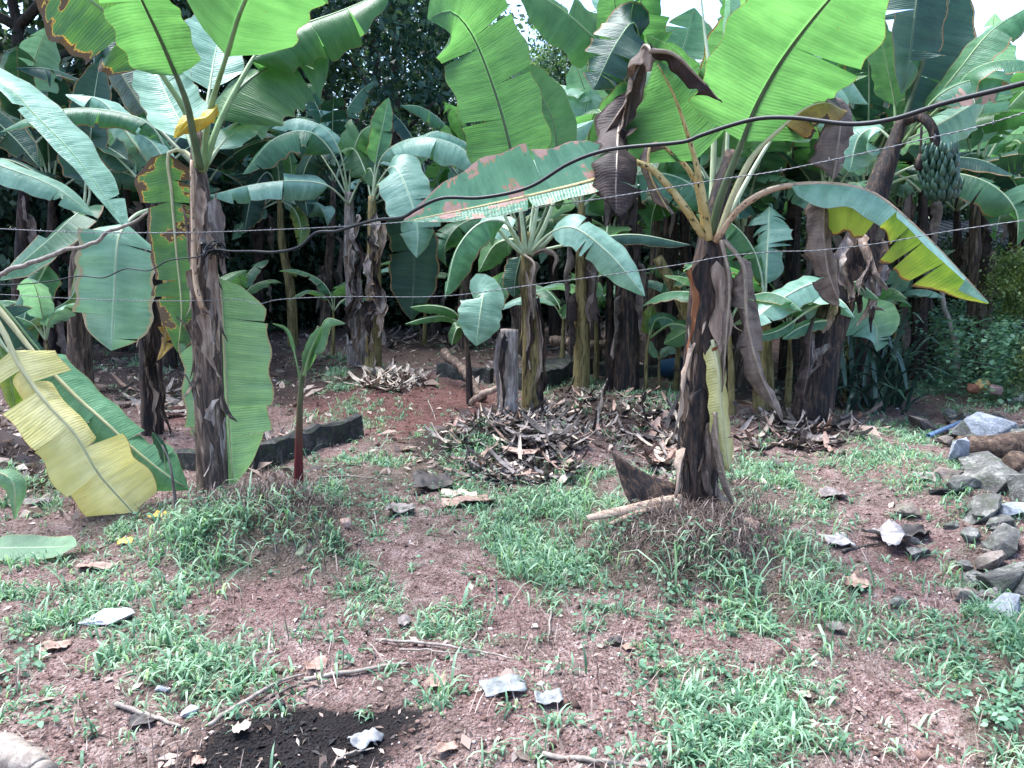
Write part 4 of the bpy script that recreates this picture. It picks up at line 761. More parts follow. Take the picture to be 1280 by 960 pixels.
bgs = [(840,455,9.6,235,1),(905,460,9.2,205,2),(1000,455,9.6,225,3),(1065,440,10.5,230,4),(695,425,12,255,5),(612,412,12.5,262,6),(545,405,13,262,7),(1130,430,11,255,8),(930,440,10.8,120,9),(1205,415,11.5,260,10),(790,430,12,250,11),(870,425,12.2,245,12),
       (20,455,9.6,190,13),(150,440,10.8,230,14),(250,435,11.2,235,15),(1275,420,9.4,262,16),(985,440,8.8,150,17),(1085,450,9.0,150,18),(320,425,12.2,255,19),(745,440,10.2,230,20),(815,445,8.9,262,21),(880,440,8.6,250,22),(1025,445,8.2,262,23),(925,450,8.4,285,24),(1110,440,9.4,215,25),(1165,425,9.8,235,26),(405,430,12.8,225,27),(210,440,9.4,215,28),(65,450,10.2,245,29),(655,430,10.5,285,30),(860,440,11,175,31),(1045,440,11.4,165,32),(575,415,11.5,250,33),(1235,420,10.4,235,34),(1150,440,8.6,235,35),(1225,430,8.9,225,36),(1080,450,7.9,240,37),(900,450,7.6,240,38),(1275,425,11,200,39)]
for k, (px, py, Y, cpy, lb) in enumerate(((700,470,8.8,395,'behind the slim plant'),(745,478,8.6,385,'beside the straight trunk'),(845,480,8.2,372,'at the foot of the leaning cut stalk'),(915,500,6.6,400,'right behind the peeling trunk'),(985,500,7.2,408,'left of the leaning fruiting trunk'),(1060,485,7.6,390,'right of the leaning fruiting trunk'),(1120,470,8.6,380,'beyond the strap-leaved clump'),(415,452,10.2,385,'beside the shaggy mid-distance trunk'),(300,450,10,375,'in the deep shade behind the curled sucker'),(60,500,7,420,'in the shade under the toppled plant'),(530,432,11.5,352,'at the back of the red clearing'),(240,480,7.6,405,'behind the matte hanging leaf'))):
    rs = random.Random(900+k); p = W(px, py, Y); z0 = float(H(p[0], p[1])); t = thing('banana_sucker', (p[0], Y, z0), 'leafy young banana sucker ' + lb, 'banana sucker'); top = W(px + rs.uniform(-5, 5), cpy, Y)
    stem(t, [(p[0], Y, z0-.03), ((p[0]+top[0])/2+.01, Y, (z0+top[2])/2), top], [.034, .028, .012], 'stem_olive', world=True, seed=k, sides=10, n=14)
    for q in range(6):
        a = q*2.4 + k; el = rad(rs.uniform(35, 80)); L = rs.uniform(.6, 1.0); d = np.array((math.cos(a), math.sin(a), 0)); pos = top.copy(); pts = [top - (0, 0, .04)]; e = el
        for i in range(5): pos = pos + (d*math.cos(e) + np.array((0, 0, math.sin(e))))*L/5; pts.append(pos.copy()); e -= rs.uniform(.2, .5)
        leaf(t, pts, rs.uniform(.10, .16), .2, np.array((0, 0, .8)) - d*math.sin(el)*.9, -8, -35, rs.choice(('leaf_pale', 'leaf_green', 'leaf_fresh', 'leaf_pale')), 'rib_pale', (rs.randint(0, 3), rs.randint(0, 3)), world=True, n=16, nv=4, seed=k*11+q, rm=.007)
ZONE = [(100, 'toppled yellow-leaved plant'), (260, 'yellow-collared plant'), (420, 'curled young sucker'), (640, 'broad-leaved sucker'), (760, 'straight-trunked plant'), (862, 'clump of dark trunks'), (960, 'peeling brown trunk'), (1120, 'leaning fruiting plant'), (9999, 'scorched drooping leaf, near the shed')]
for px, py, Y, cpy, s in bgs:
    zn = next(t for lim, t in ZONE if px < lim)
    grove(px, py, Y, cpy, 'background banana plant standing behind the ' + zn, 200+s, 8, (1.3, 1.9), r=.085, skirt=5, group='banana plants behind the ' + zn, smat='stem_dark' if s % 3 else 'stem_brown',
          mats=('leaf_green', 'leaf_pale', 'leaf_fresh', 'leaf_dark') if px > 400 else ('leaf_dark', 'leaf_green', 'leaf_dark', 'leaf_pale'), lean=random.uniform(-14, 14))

# ================================================================== WIRES
b = NB('rubber'); b.bsdf((.006, .007, .010), .5, .35)
b = NB('steel'); b.bsdf(b.mix(b.noise(b.node('ShaderNodeTexCoord').outputs['Object'], 30, 3), (.04, .038, .04), (.22, .22, .24)), .5, .5).inputs['Metallic'].default_value = .6
def yfit(px): return float(np.interp(px, [-60, 265, 900, 1340], [4.7, 4.12, 3.45, 2.6]))
def wirepts(L, dy=0.0): return [W(x, y, yfit(x) + dy) for x, y in L]
w1 = [(-60,284),(0,286),(90,290),(180,291),(265,290),(320,288),(430,283),(500,278),(560,272),(626,265),(719,253),(840,234),(915,222),(965,215),(1063,195),(1155,174),(1216,160),(1290,138)]
w2 = [(-60,366),(0,368),(90,373),(180,376),(250,376),(305,375),(322,380),(345,375),(420,371),(557,370),(660,357),(750,345),(860,329),(895,322),(960,315),(1020,313),(1100,304),(1180,290),(1290,274)]
def twisted(name, L, r, label, twist, barbs, dy=0.0):
    C = spline(wirepts(L, dy), 700); V1, F1 = [], []; o = 0; T, N, Bn = frames(C); ph = np.arange(700) * .9
    for s in (0, math.pi):
        P = C + (np.cos(ph+s)[:, None]*N + np.sin(ph+s)[:, None]*Bn) * r * (.9 if twist else 0.01)
        v, f = tube(P, r, 5); V1.append(v); F1 += [[i+o for i in g] for g in f]; o += len(v)
        if not twist: break
    w = solo(name, np.vstack(V1), F1, MAT['steel'], label, 'wire')
    for k in range(12, 700, 24 if barbs else 9999):
        p = C[k]; VV, FF = [], []; o = 0
        for a in (0.4, 2.2):
            d = N[k]*math.cos(a + k) + Bn[k]*math.sin(a + k); e = np.cross(d, T[k])
            v, f = tube([p - d*.014 + e*.003, p, p + d*.014 - e*.003], [.0008, .0016, .0008], 5); VV.append(v); FF += [[i+o for i in g] for g in f]; o += len(v)
        q = obj('barb', mesh('barb', np.vstack(VV) - BASE[w], FF), MAT['steel'], w)
    return w
twisted('barbed_wire', w1, .0016, 'uppermost barbed fence wire running across both front banana trunks', True, True)
twisted('fence_wire', w2, .0014, 'lower plain silver fence wire knotted at the yellow-collared plant', True, False, .02)
hose = [(1340,86),(1280,104),(1184,128),(1115,149),(1067,155),(988,147),(943,149),(874,170),(860,176),(757,188),(712,204),(661,234),(602,247),(551,248),(520,262),(505,271),(470,275),(440,283),(420,289),(395,291),(375,308),(345,315),(315,314),(290,314),(265,312),(250,320),(210,326),(187,338),(157,336),(130,347),(100,345),(60,352),(0,356),(-60,350)]
hy = lambda x: float(np.interp(x, [-60, 265, 430, 520, 700, 900, 1340], [4.7, 4.11, 3.75, 3.45, 3.3, 2.95, 2.15]))
C = spline([W(x, y, hy(x)) for x, y in hose], 300); hx = np.interp(np.linspace(0, 1, 300), [0, .35, .6, .66, 1], [.0078, .0076, .0068, .0036, .0034])
V, F = tube(C, hx, 9); hz = solo('cable', V, F, MAT['rubber'], 'thick black cable sagging across the grove above the fence wires', 'cable')
VV, FF, o = [], [], 0
for k in range(5):
    a = np.linspace(0, 2*math.pi*1.6, 26); P = np.stack([W(262+k*5, 314, 4.2)[0] + .020*np.cos(a) + .02*np.sin(a*.7+k), 4.15 + .03*np.sin(a), W(262, 312+3*math.sin(k*2), 4.2)[2] + .028*np.sin(a+k) + .008*np.cos(2.3*a)], 1)
    v, f = tube(P, .0042, 6); VV.append(v); FF += [[i+o for i in g] for g in f]; o += len(v)
q = obj('knot', mesh('knot', np.vstack(VV) - BASE[hz], FF), MAT['rubber'], hz)

# ================================================================== STONES, RUBBLE WALL
def stone_mat(name, a, c, d, moss=.3):
    b = NB(name); p = b.node('ShaderNodeTexCoord').outputs['Object']; oi = b.node('ShaderNodeObjectInfo').outputs['Random']
    ad = b.node('ShaderNodeVectorMath', operation='ADD'); b.lk(p, ad.inputs[0]); b.lk(oi, ad.inputs[1])
    n1, n2 = b.noise(ad.outputs[0], 7, 6, .65, .6), b.noise(ad.outputs[0], 45, 5, .7)
    f = b.math('ADD', b.math('MULTIPLY', n1, .6), b.math('MULTIPLY', n2, .4)); cc = b.ramp(f, [(.33, a), (.5, c), (.66, d)])
    cc = b.mix(b.math('MULTIPLY', b.step(b.noise(ad.outputs[0], 13, 4), .5, .62), moss), cc, (.035, .05, .025))
    b.bsdf(cc, .85, .3, b.bump(f, .8, .03))
stone_mat('stone_grey', (.022, .021, .020), (.10, .095, .088), (.30, .285, .265), .45); stone_mat('stone_pale', (.08, .085, .10), (.24, .255, .29), (.48, .49, .52), .12)
stone_mat('stone_brown', (.04, .03, .027), (.15, .115, .10), (.30, .25, .22)); stone_mat('stone_white', (.42, .41, .43), (.62, .60, .62), (.74, .72, .74), 0)
stone_mat('concrete', (.010, .010, .011), (.035, .034, .033), (.14, .125, .115), .7)
def rock(seed, sx, sy, sz, n=13, chip=.05):
    r = random.Random(seed); bm = bmesh.new()
    for i in range(n):
        v = Vector((r.gauss(0, 1), r.gauss(0, 1), r.gauss(0, 1))).normalized(); q = max(abs(v.x), abs(v.y), abs(v.z)); v = v / q ** .75 * r.uniform(.72, 1.0)
        bm.verts.new((v.x*sx*1.2, v.y*sy*1.2, v.z*sz*1.08))
    ret = bmesh.ops.convex_hull(bm, input=bm.verts[:])
    bmesh.ops.delete(bm, geom=[g for g in ret['geom_interior'] if isinstance(g, bmesh.types.BMVert)], context='VERTS')
    bmesh.ops.bevel(bm, geom=bm.edges[:], offset=min(sx, sy, sz)*.05, segments=1, affect='EDGES')
    bmesh.ops.triangulate(bm, faces=bm.faces[:]); bmesh.ops.subdivide_edges(bm, edges=bm.edges[:], cuts=2, use_grid_fill=True)
    s = min(sx, sy, sz)
    for v in bm.verts:
        k = float(fbm(v.co.x*5/s*.2+seed, v.co.y*5/s*.2, v.co.z*5/s*.2, seed, 3)); v.co *= 1 + chip*k*1.6
    me = bpy.data.meshes.new('stone'); bm.to_mesh(me); bm.free()
    return me
p0 = flat(1240, 640); RW = thing('rubble_wall', (p0[0], p0[1], float(H(p0[0], p0[1]))), 'tumbled dry rubble wall of grey stones at the edge of the garden path', 'rubble wall')
stones = [(1226,520,62,18,0,'stone_grey'),(1160,527,40,22,20,'stone_brown'),(1190,534,28,16,0,'stone_brown'),(1243,543,64,46,15,'stone_pale'),(1207,543,34,30,30,'stone_grey'),(1275,535,40,36,0,'stone_grey'),
 (1196,592,22,46,25,'stone_pale'),(1236,602,56,26,0,'stone_grey'),(1275,615,34,26,0,'stone_grey'),(1240,624,60,34,-15,'stone_grey'),(1190,614,38,22,10,'stone_brown'),(1203,628,42,20,-10,'stone_grey'),
 (1230,648,52,26,-38,'stone_grey'),(1268,652,40,20,0,'stone_pale'),(1256,676,56,28,-32,'stone_grey'),(1216,668,24,26,0,'stone_grey'),(1264,710,60,58,-20,'stone_grey'),(1262,752,64,36,-35,'stone_pale'),
 (1228,706,30,30,0,'stone_grey'),(1300,640,60,60,0,'stone_grey'),(1310,720,70,70,0,'stone_grey'),(1290,585,60,50,0,'stone_grey'),(1222,578,50,24,0,'stone_brown'),(1215,690,26,24,10,'stone_grey'),(1240,730,26,24,0,'stone_brown'),(1180,560,26,14,0,'stone_brown'),(1300,560,60,40,0,'stone_grey'),(1212,560,36,20,0,'stone_grey')]
for k, (px, py, w, h, rz, mt) in enumerate(stones):
    p = flat(px, py + h*.1, .05); s = p[1] / F_PX; sx, sz = w*s*.54, h*s*.46; sy = sx*random.uniform(.7, 1.0)
    o = obj('stone', rock(300+k, sx, sy, sz), MAT[mt], RW, np.array((p[0], p[1]+.03, float(H(p[0], p[1])) + sz*.75)) - BASE[RW], (rad(random.uniform(-12, 12)), rad(rz + random.uniform(-6, 6)), random.uniform(-.5, .5)))
# fill of smaller rubble inside the wall
for k in range(60):
    py = random.uniform(510, 760); px = 1262 + random.uniform(-50, 50) - (760-py)*.10; p = flat(px, py); s = random.uniform(.03, .075)
    obj('stone', rock(400 + k % 6, s, s*.85, s*.6), MAT[random.choice(('stone_grey', 'stone_brown', 'stone_grey'))], RW, np.array((p[0], p[1], float(H(p[0], p[1])) + s*.4)) - BASE[RW], (random.uniform(-.4, .4), random.uniform(-.4, .4), random.uniform(0, 6)))
pole('log', [(1198,560,4.95),(1240,560,4.9),(1300,556,4.95)], [.075,.09,.095], 'log_rough', 'short rotten brown log lying on the rubble wall', 'log', sides=18, n=30, wob=.006)
def husk(px, py, s, mat, label, cat='coconut', group=None, z=None, name='coconut', sq=(1, .9, .85)):
    p = G(px, py); m = rock(int(px), s*sq[0], s*sq[1], s*sq[2], 60, .03); m.polygons.foreach_set('use_smooth', np.ones(len(m.polygons), dtype=bool))
    o = obj(name, m, MAT[mat], None, (p[0], p[1], (p[2] if z is None else z) + s*.6), (random.uniform(-.4, .4), random.uniform(-.4, .4), random.uniform(0, 6))); return tag(o, label, cat, group)
def plain(name, a, c, rough=.6, sc=14, trans=0.0):
    b = NB(name); cc = b.mix(b.step(b.noise(b.node('ShaderNodeTexCoord').outputs['Object'], sc, 5, .65), .3, .7), a, c); b.bsdf(cc, rough, .4, None, trans, b.mix(1., cc, (1.1, 1.1, 1.1), 'MULTIPLY')); return b.m
plain('coco_red', (.16, .05, .03), (.3, .13, .08)); plain('coco_yellow', (.42, .22, .07), (.6, .42, .2)); plain('coco_pink', (.22, .13, .13), (.4, .28, .27)); plain('coco_green', (.13, .16, .08), (.24, .26, .16)); plain('coco_tan', (.22, .13, .10), (.36, .25, .2))
husk(1214, 506, .052, 'coco_red', 'dull red coconut at the end of the row on the wall', z=.12); husk(1225, 504, .056, 'coco_yellow', 'yellow-topped coconut between the red and pink ones', z=.14); husk(1243, 505, .058, 'coco_pink', 'pinkish brown coconut lying on the rubble wall', z=.12)
husk(432, 658, .03, 'coco_tan', 'small tan husk lying right of the sucker mound', 'husk', name='husk'); husk(375, 698, .045, 'coco_green', 'greenish husk half buried at the front of the sucker mound', 'husk', name='husk'); husk(1268, 598, .08, 'log_rough', 'open rust-brown husk on the rubble wall beside the log', 'husk', z=.16, name='husk', sq=(1, .8, .9))
def loose(px, py, w, h, mt, label, cat='stone', group=None, rz=0, dep=.8, name='stone'):
    p = G(px, py + h*.25); s = p[1] / F_PX; me = rock(int(px*3+py), w*s*.52, w*s*.5*dep, h*s*.55); me.name = name
    return tag(obj(name, me, MAT[mt], None, (p[0], p[1], p[2] + h*s*.22), (rad(random.uniform(-6, 6)), rad(rz), random.uniform(-.4, .4))), label, cat, group)
loose(130, 770, 64, 20, 'stone_white', 'flat white broken slab lying in the sparse grass', dep=.62, rz=-8)
loose(1141, 637, 42, 14, 'stone_brown', 'flat brown stone on the path left of the rubble wall'); loose(1147, 690, 32, 13, 'stone_grey', 'grey flat-topped stone right of the torn bark scraps'); loose(1178, 616, 34, 15, 'char', 'charred black lump on the path near the wall')
loose(1120, 752, 26, 15, 'stone_grey', 'small mossy stone in the grass in front of the bark scraps'); loose(238, 890, 22, 14, 'stone_pale', 'small pale stone at the end of the grey stick'); loose(1186, 656, 20, 13, 'stone_grey', 'small dark stone beside the leaning wall slab')
loose(202, 862, 20, 12, 'stone_pale', 'small pale pebble-like stone behind the grey stick'); loose(350, 880, 20, 13, 'char', 'black cinder at the rim of the burnt patch'); loose(1202, 742, 26, 15, 'stone_brown', 'brown stone in the grass at the foot of the wall')
loose(1230, 650, 16, 10, 'stone_grey', 'small grey stone wedged below the wall log'); loose(1272, 500, 22, 18, 'stone_white', 'rounded white stone past the coconuts')

# ================================================================== KERBS, POSTS, SHED
def kerb(p1, p2, h, w, label, mat='concrete', z0=-.05):
    A_, B_ = G(*p1), G(*p2); n = 26; d = (B_ - A_); L = np.linalg.norm(d[:2]); s = np.array((-d[1], d[0], 0)) / L
    V, F = [], []
    for i in range(n):
        c = A_ + d*i/(n-1); g = float(H(c[0], c[1])); jj = [float(fbm(i*.22, k*3.3, L, 30+k, 4))*.03 for k in range(6)]
        V += [c + s*(jj[0]) + (0, 0, z0 + g - c[2]), c + s*(.004+jj[1]) + (0, 0, g - c[2] + h*.9 + jj[1]), c + s*(w*.25+jj[2]) + (0, 0, g - c[2] + h + jj[2]*.6), c + s*(w*.75) + (0, 0, g - c[2] + h + jj[3]*.6), c + s*(w+jj[4]) + (0, 0, g - c[2] + h*.9), c + s*(w+jj[5]) + (0, 0, z0 + g - c[2])]
    for i in range(n-1):
        for k in range(6): F.append([i*6+k, i*6+(k+1) % 6, (i+1)*6+(k+1) % 6, (i+1)*6+k])
    F += [list(range(6)), list(range((n-1)*6, n*6))[::-1]]
    return solo('kerb', np.array(V), F, MAT[mat], label, 'kerb', smooth=False)
kerb((322, 590), (455, 545), .17, .09, 'low mossy concrete kerb running past the red soil bed'); kerb((130, 580), (318, 592), .13, .09, 'low dark kerb behind the yellow-collared banana trunk')
kerb((668, 492), (742, 468), .2, .35, 'low crumbling earth ledge beside the straight-trunked plant')
kerb((545, 472), (612, 480), .16, .10, 'short dark kerb behind the broad-leaved sucker'); kerb((742, 470), (900, 474), .14, .1, 'dark kerb behind the clump of trunks and the blue bucket')
pole('pole', [(1201,492,8.2),(1190,420,8.25),(1174,345,8.3)], [.032,.028,.022], 'wood_grey', 'leaning bare wooden pole by the scorched drooping leaf', 'pole', wob=.02)
for k, (a, c, Y, r) in enumerate((((1213,458),(1211,395),10.2,.045), ((1223,452),(1221,345),10.3,.055))):
    pole('post', [(a[0], a[1]+8, Y), ((a[0]+c[0])/2, (a[1]+c[1])/2, Y), (c[0], c[1], Y)], [r, r, r*.95], 'bark', ('short dark fence post left of a taller one', 'tall dark fence post in the weeds beyond the wall')[k], 'post', sides=10, wob=.012)
pole('branch', [(-60,368,5.0),(0,343,5.0),(70,318,4.95),(110,306,4.9),(150,285,4.85),(180,270,4.8),(192,258,4.8)], [.018,.017,.015,.014,.012,.010,.006], 'wood_grey', 'bare pale branch slanting up towards the yellow-collared plant', 'branch', n=50, wob=.012)
CS = plant(872, 440, 7.6, 'leaning cut banana stalk with a pale flat end beside the peeling trunk', name='cut_stalk', cat='stalk')
stem(CS, [(884,478,7.6),(872,430,7.6),(850,375,7.55),(822,322,7.5)], [.06,.055,.05,.052], 'stem_olive', name='stalk', sides=14, n=24, seed=5, ridge=.08)
pole('felled_banana_trunk', [(555,438,8.4),(575,462,8.0),(602,496,7.4)], [.05,.045,.035], 'stem_brown', 'grey cut banana stem lying on the ledge by the broad-leaved sucker', 'banana stem', sides=14, wob=.03)
pole('felled_banana_trunk', [(690,425,9.6),(740,431,9.3),(790,428,9.5)], [.06,.06,.05], 'stem_brown', 'felled banana stem lying behind the straight-trunked plant', 'banana stem', sides=14, wob=.03)
pole('felled_banana_trunk', [(590,502,7.2),(612,488,7.0),(640,470,7.0)], [.03,.03,.02], 'sheath_dry', 'dry split stalk leaning behind the cut stump', 'banana stem', sides=10, wob=.02)
sh = thing('shed', tuple(flat(1262, 412)[:2]) + (0.0,), 'low dark open shed under the trees beyond the posts', 'shed'); sx, sy = BASE[sh][0], BASE[sh][1]
def boxv(x0, x1, y0, y1, z0, z1): return np.array([(x, y, z) for z in (z0, z1) for x, y in ((x0, y0), (x1, y0), (x1, y1), (x0, y1))])
BF = [[0,3,2,1],[4,5,6,7],[0,1,5,4],[1,2,6,5],[2,3,7,6],[3,0,4,7]]
plain('shed_dark', (.012, .016, .022), (.03, .038, .05)); plain('shed_roof', (.008, .012, .018), (.02, .028, .036), .95)
part('wall', boxv(sx-1.4, sx+3, sy+1.4, sy+1.5, 0, 1.55), BF, MAT['shed_dark'], sh, smooth=False)
for q in (-1.3, .3, 1.9): part('post', boxv(sx+q, sx+q+.09, sy-.3, sy-.2, 0, 1.42), BF, MAT['bark'], sh, smooth=False)
rv = boxv(sx-1.7, sx+3.3, sy-.6, sy+1.8, 1.44, 1.5); rv[[2, 3, 6, 7], 2] += .45; rf = part('roof', rv, BF, MAT['shed_roof'], sh, smooth=False)
for k in range(26):
    x = sx - 1.65 + k*.19; v = boxv(x, x+.05, sy-.62, sy+1.82, 1.505, 1.52); v[[2, 3, 6, 7], 2] += .45; part('roof_rib', v, BF, MAT['shed_roof'], rf, smooth=False)
part('wall', boxv(sx-1.4, sx+3, sy-.28, sy-.25, .0, .42), BF, MAT['shed_dark'], sh, smooth=False)

# ================================================================== BUCKET, PIPE, CUP
b = NB('blue_plastic'); b.bsdf((.012, .045, .09), .45, .4); plain('pipe_blue', (.10, .16, .30), (.2, .28, .42), .45); plain('teal_plastic', (.03, .16, .2), (.06, .26, .30), .4)
def lathe(prof, axis_pt, axis, sides=24):
    ax = np.array(axis, float); ax /= np.linalg.norm(ax); n = np.cross(ax, (.2, .1, 1)); n /= np.linalg.norm(n); m = np.cross(ax, n); a = np.linspace(0, 2*math.pi, sides, endpoint=False)
    V = np.vstack([np.array(axis_pt) + ax*h + r*(np.cos(a)[:, None]*n + np.sin(a)[:, None]*m) for r, h in prof]); k = len(prof)
    F = [[i*sides+j, i*sides+(j+1) % sides, (i+1)*sides+(j+1) % sides, (i+1)*sides+j] for i in range(k-1) for j in range(sides)]; return V, F
p = G(838, 474); bk = thing('bucket', (p[0], p[1], p[2]), 'blue plastic bucket tipped on its side among dry leaves', 'bucket'); ax = (.75, -.62, .12); cpt = p + (-.10, .06, .12)
V, F = lathe([(.001, 0), (.085, 0), (.115, .22), (.122, .222), (.122, .235), (.112, .235), (.108, .222), (.08, .012), (.001, .012)], cpt, ax); part('body', V, F, MAT['blue_plastic'], bk)
axn = np.array(ax) / np.linalg.norm(ax); a = np.linspace(0, math.pi, 20); nn = np.cross(axn, (0, 0, 1)); nn /= np.linalg.norm(nn); mm = np.cross(nn, axn)
V, F = tube(cpt + axn*.215 + np.cos(a)[:, None]*nn*.128 - np.sin(a)[:, None]*(mm*.09 + axn*.06), .0035, 6); part('handle', V, F, MAT['steel'], bk)
p1, p2 = G(1160, 549), G(1198, 540); V, F = lathe([(.019, 0), (.019, np.linalg.norm(p2-p1)+.05), (.014, np.linalg.norm(p2-p1)+.05), (.014, 0), (.019, 0)], p1 + (0, 0, .025), (p2-p1) + (0, .0, .05), 14)
solo('pipe', V, F, MAT['pipe_blue'], 'short blue plastic pipe poking out of the rubble wall', 'pipe')
p = G(868, 672); V, F = lathe([(.001, 0), (.026, 0), (.032, .07), (.029, .07), (.023, .006), (.001, .006)], W(866, 664, 3.66), (-.3, -.6, .5), 16); solo('cup', V, F, MAT['teal_plastic'], 'crushed teal plastic cup half buried in the weedy mound', 'cup')

# ================================================================== STICKS, SCRAPS, FALLEN LEAVES
def stick(L, r, label, mat='wood_grey', lift=.012):
    P = []
    for px, py in L:
        q = G(px, py); P.append((q[0], q[1], q[2] + lift))
    return pole('stick', P, [r, r*.9, r*.5], mat, label, 'stick', world=True, sides=7, n=20, wob=.005)
stick([(145,884),(185,897),(226,912)], .009, 'short grey stick near the small pale stones'); stick([(470,803),(540,810),(600,818),(642,828)], .006, 'long pale split stick lying on bare soil'); stick([(500,815),(545,818),(580,820)], .004, 'thin splinter just in front of the long pale split stick')
stick([(262,912),(300,885),(345,858),(380,846)], .008, 'pale stick pointing away from the burnt patch'); stick([(380,852),(430,845),(475,838),(512,832)], .008, 'pale stick behind the burnt patch leading towards the split stick'); stick([(320,886),(352,868),(385,857)], .005, 'thin dark twig beside the burnt patch', 'bark')
stick([(688,762),(687,785),(686,806)], .005, 'small pale peg-like stick pointing at the big mound'); stick([(678,948),(740,955),(810,962)], .008, 'pale stick at the near edge of the bare soil'); stick([(1052,692),(1075,686),(1100,681)], .009, 'grey stick leading to the torn bark scraps', 'bark')
stick([(590,805),(596,795),(600,783)], .004, 'tiny upright-lying twig behind the split stick'); stick([(420,955),(445,945),(468,940)], .004, 'thin ashy twig in the burnt patch'); stick([(395,600),(430,597),(470,600)], .006, 'twig lying behind the sucker mound')
stick([(195,575),(205,585),(212,600)], .005, 'straw-coloured twig beneath the hanging matte leaf'); stick([(480,560),(440,575),(405,590)], .005, 'pale twig across the foot of the red bed'); stick([(535,500),(540,515),(545,528)], .006, 'pale twig lying on the red soil bed'); stick([(790,545),(830,548),(860,545)], .012, 'brown stick on the dark litter behind the peeling trunk')
p = flat(-30, 955); pole('log', [(-.0 + flat(-60,925,.05)[0], flat(-60,925,.05)[1], .06), (flat(0,938,.05)[0], flat(0,938,.05)[1], .055), (flat(58,968,.05)[0], flat(58,968,.05)[1], .045)], [.046,.046,.04], 'wood_grey', 'grey weathered log end lying in front of the sparse grass', 'log', sides=16, n=24, world=True, wob=.012)
def sheet(px, py, w, h, mat, label, cat, name, seed, rz=0, crumple=.25, tilt=0, group=None, thick=.002):
    p = G(px, py); s = p[1] / F_PX; a, c = w*s/2, h*s/2 / max(.25, math.sin(math.atan2(CAM_H, p[1]))); n = 11; r = random.Random(seed)
    u, v = np.meshgrid(np.linspace(-1, 1, n), np.linspace(-1, 1, n)); ang = np.arctan2(v, u); rr = np.maximum(abs(u), abs(v)); shp = 1 - .28*np.abs(vn(np.cos(ang)*1.7+seed, np.sin(ang)*1.7, 0, seed))*rr
    x, y = u*a*shp, v*c*shp; z = crumple*min(a, c)*(.6*fbm(u*1.5+seed, v*1.5, 0, seed, 3) + .6*u*u*r.uniform(-1, 1) + .5*v*v*r.uniform(-.3, 1)) + math.sin(rad(tilt))*y
    ca, sa = math.cos(rad(rz)), math.sin(rad(rz)); z = z - z.min(); V = np.stack([x*ca - y*sa, x*sa + y*ca, z + .006], -1).reshape(-1, 3)
    i = (np.arange(n-1)[:, None]*n + np.arange(n-1)[None]).ravel(); F = np.stack([i, i+1, i+n+1, i+n], 1)
    top = V; bot = V - (0, 0, thick); rim = list(range(n)) + [k*n+n-1 for k in range(1, n)] + list(range(n*n-2, n*n-n-1, -1)) + [k*n for k in range(n-2, 0, -1)]
    FF = F.tolist() + (F[:, ::-1] + n*n).tolist() + [[rim[k], rim[k]+n*n, rim[(k+1) % len(rim)]+n*n, rim[(k+1) % len(rim)]] for k in range(len(rim))]
    me = mesh(name, np.vstack([top, bot]), FF, np.vstack([np.stack([u.ravel()*.3, v.ravel()], 1)]*2)); return tag(obj(name, me, MAT[mat], None, p), label, cat, group)
plain('plastic_white', (.12, .125, .13), (.30, .31, .31), .4, 30, .2); plain('paper_ash', (.12, .12, .13), (.34, .33, .33), .7); plain('bark_white', (.16, .14, .14), (.42, .39, .38), .6, 25); plain('leaf_tan', (.15, .085, .065), (.36, .235, .19), .7, 20); plain('leaf_grey', (.09, .072, .07), (.27, .225, .21), .75, 20); plain('leaf_black', (.02, .017, .017), (.07, .055, .05), .7, 20); plain('leaf_cream', (.28, .21, .16), (.50, .42, .35), .65, 20); plain('leaf_yellow_dry', (.42, .28, .05), (.62, .45, .08), .6, 20)
sheet(630, 860, 64, 24, 'plastic_white', 'torn white plastic scrap lying on bare soil', 'plastic scrap', 'plastic_scrap', 3, 15, .3); sheet(686, 877, 40, 18, 'plastic_white', 'crumpled whitish wrapper beside a small green weed', 'plastic scrap', 'plastic_scrap', 5, 5, .5); sheet(456, 930, 38, 26, 'paper_ash', 'folded ashy paper scrap in the burnt patch', 'paper scrap', 'paper_scrap', 7, -30, .7)
sheet(1114, 678, 52, 24, 'bark_white', 'torn white bark scrap curling on the path', 'bark scrap', 'bark_scrap', 9, 8, .6); sheet(1047, 678, 34, 16, 'bark_white', 'small pale bark scrap at the end of the grey stick', 'bark scrap', 'bark_scrap', 12, -6, .5); sheet(1142, 672, 40, 12, 'leaf_black', 'blackish curled scrap behind the torn white bark', 'bark scrap', 'bark_scrap', 13, 4, .6)
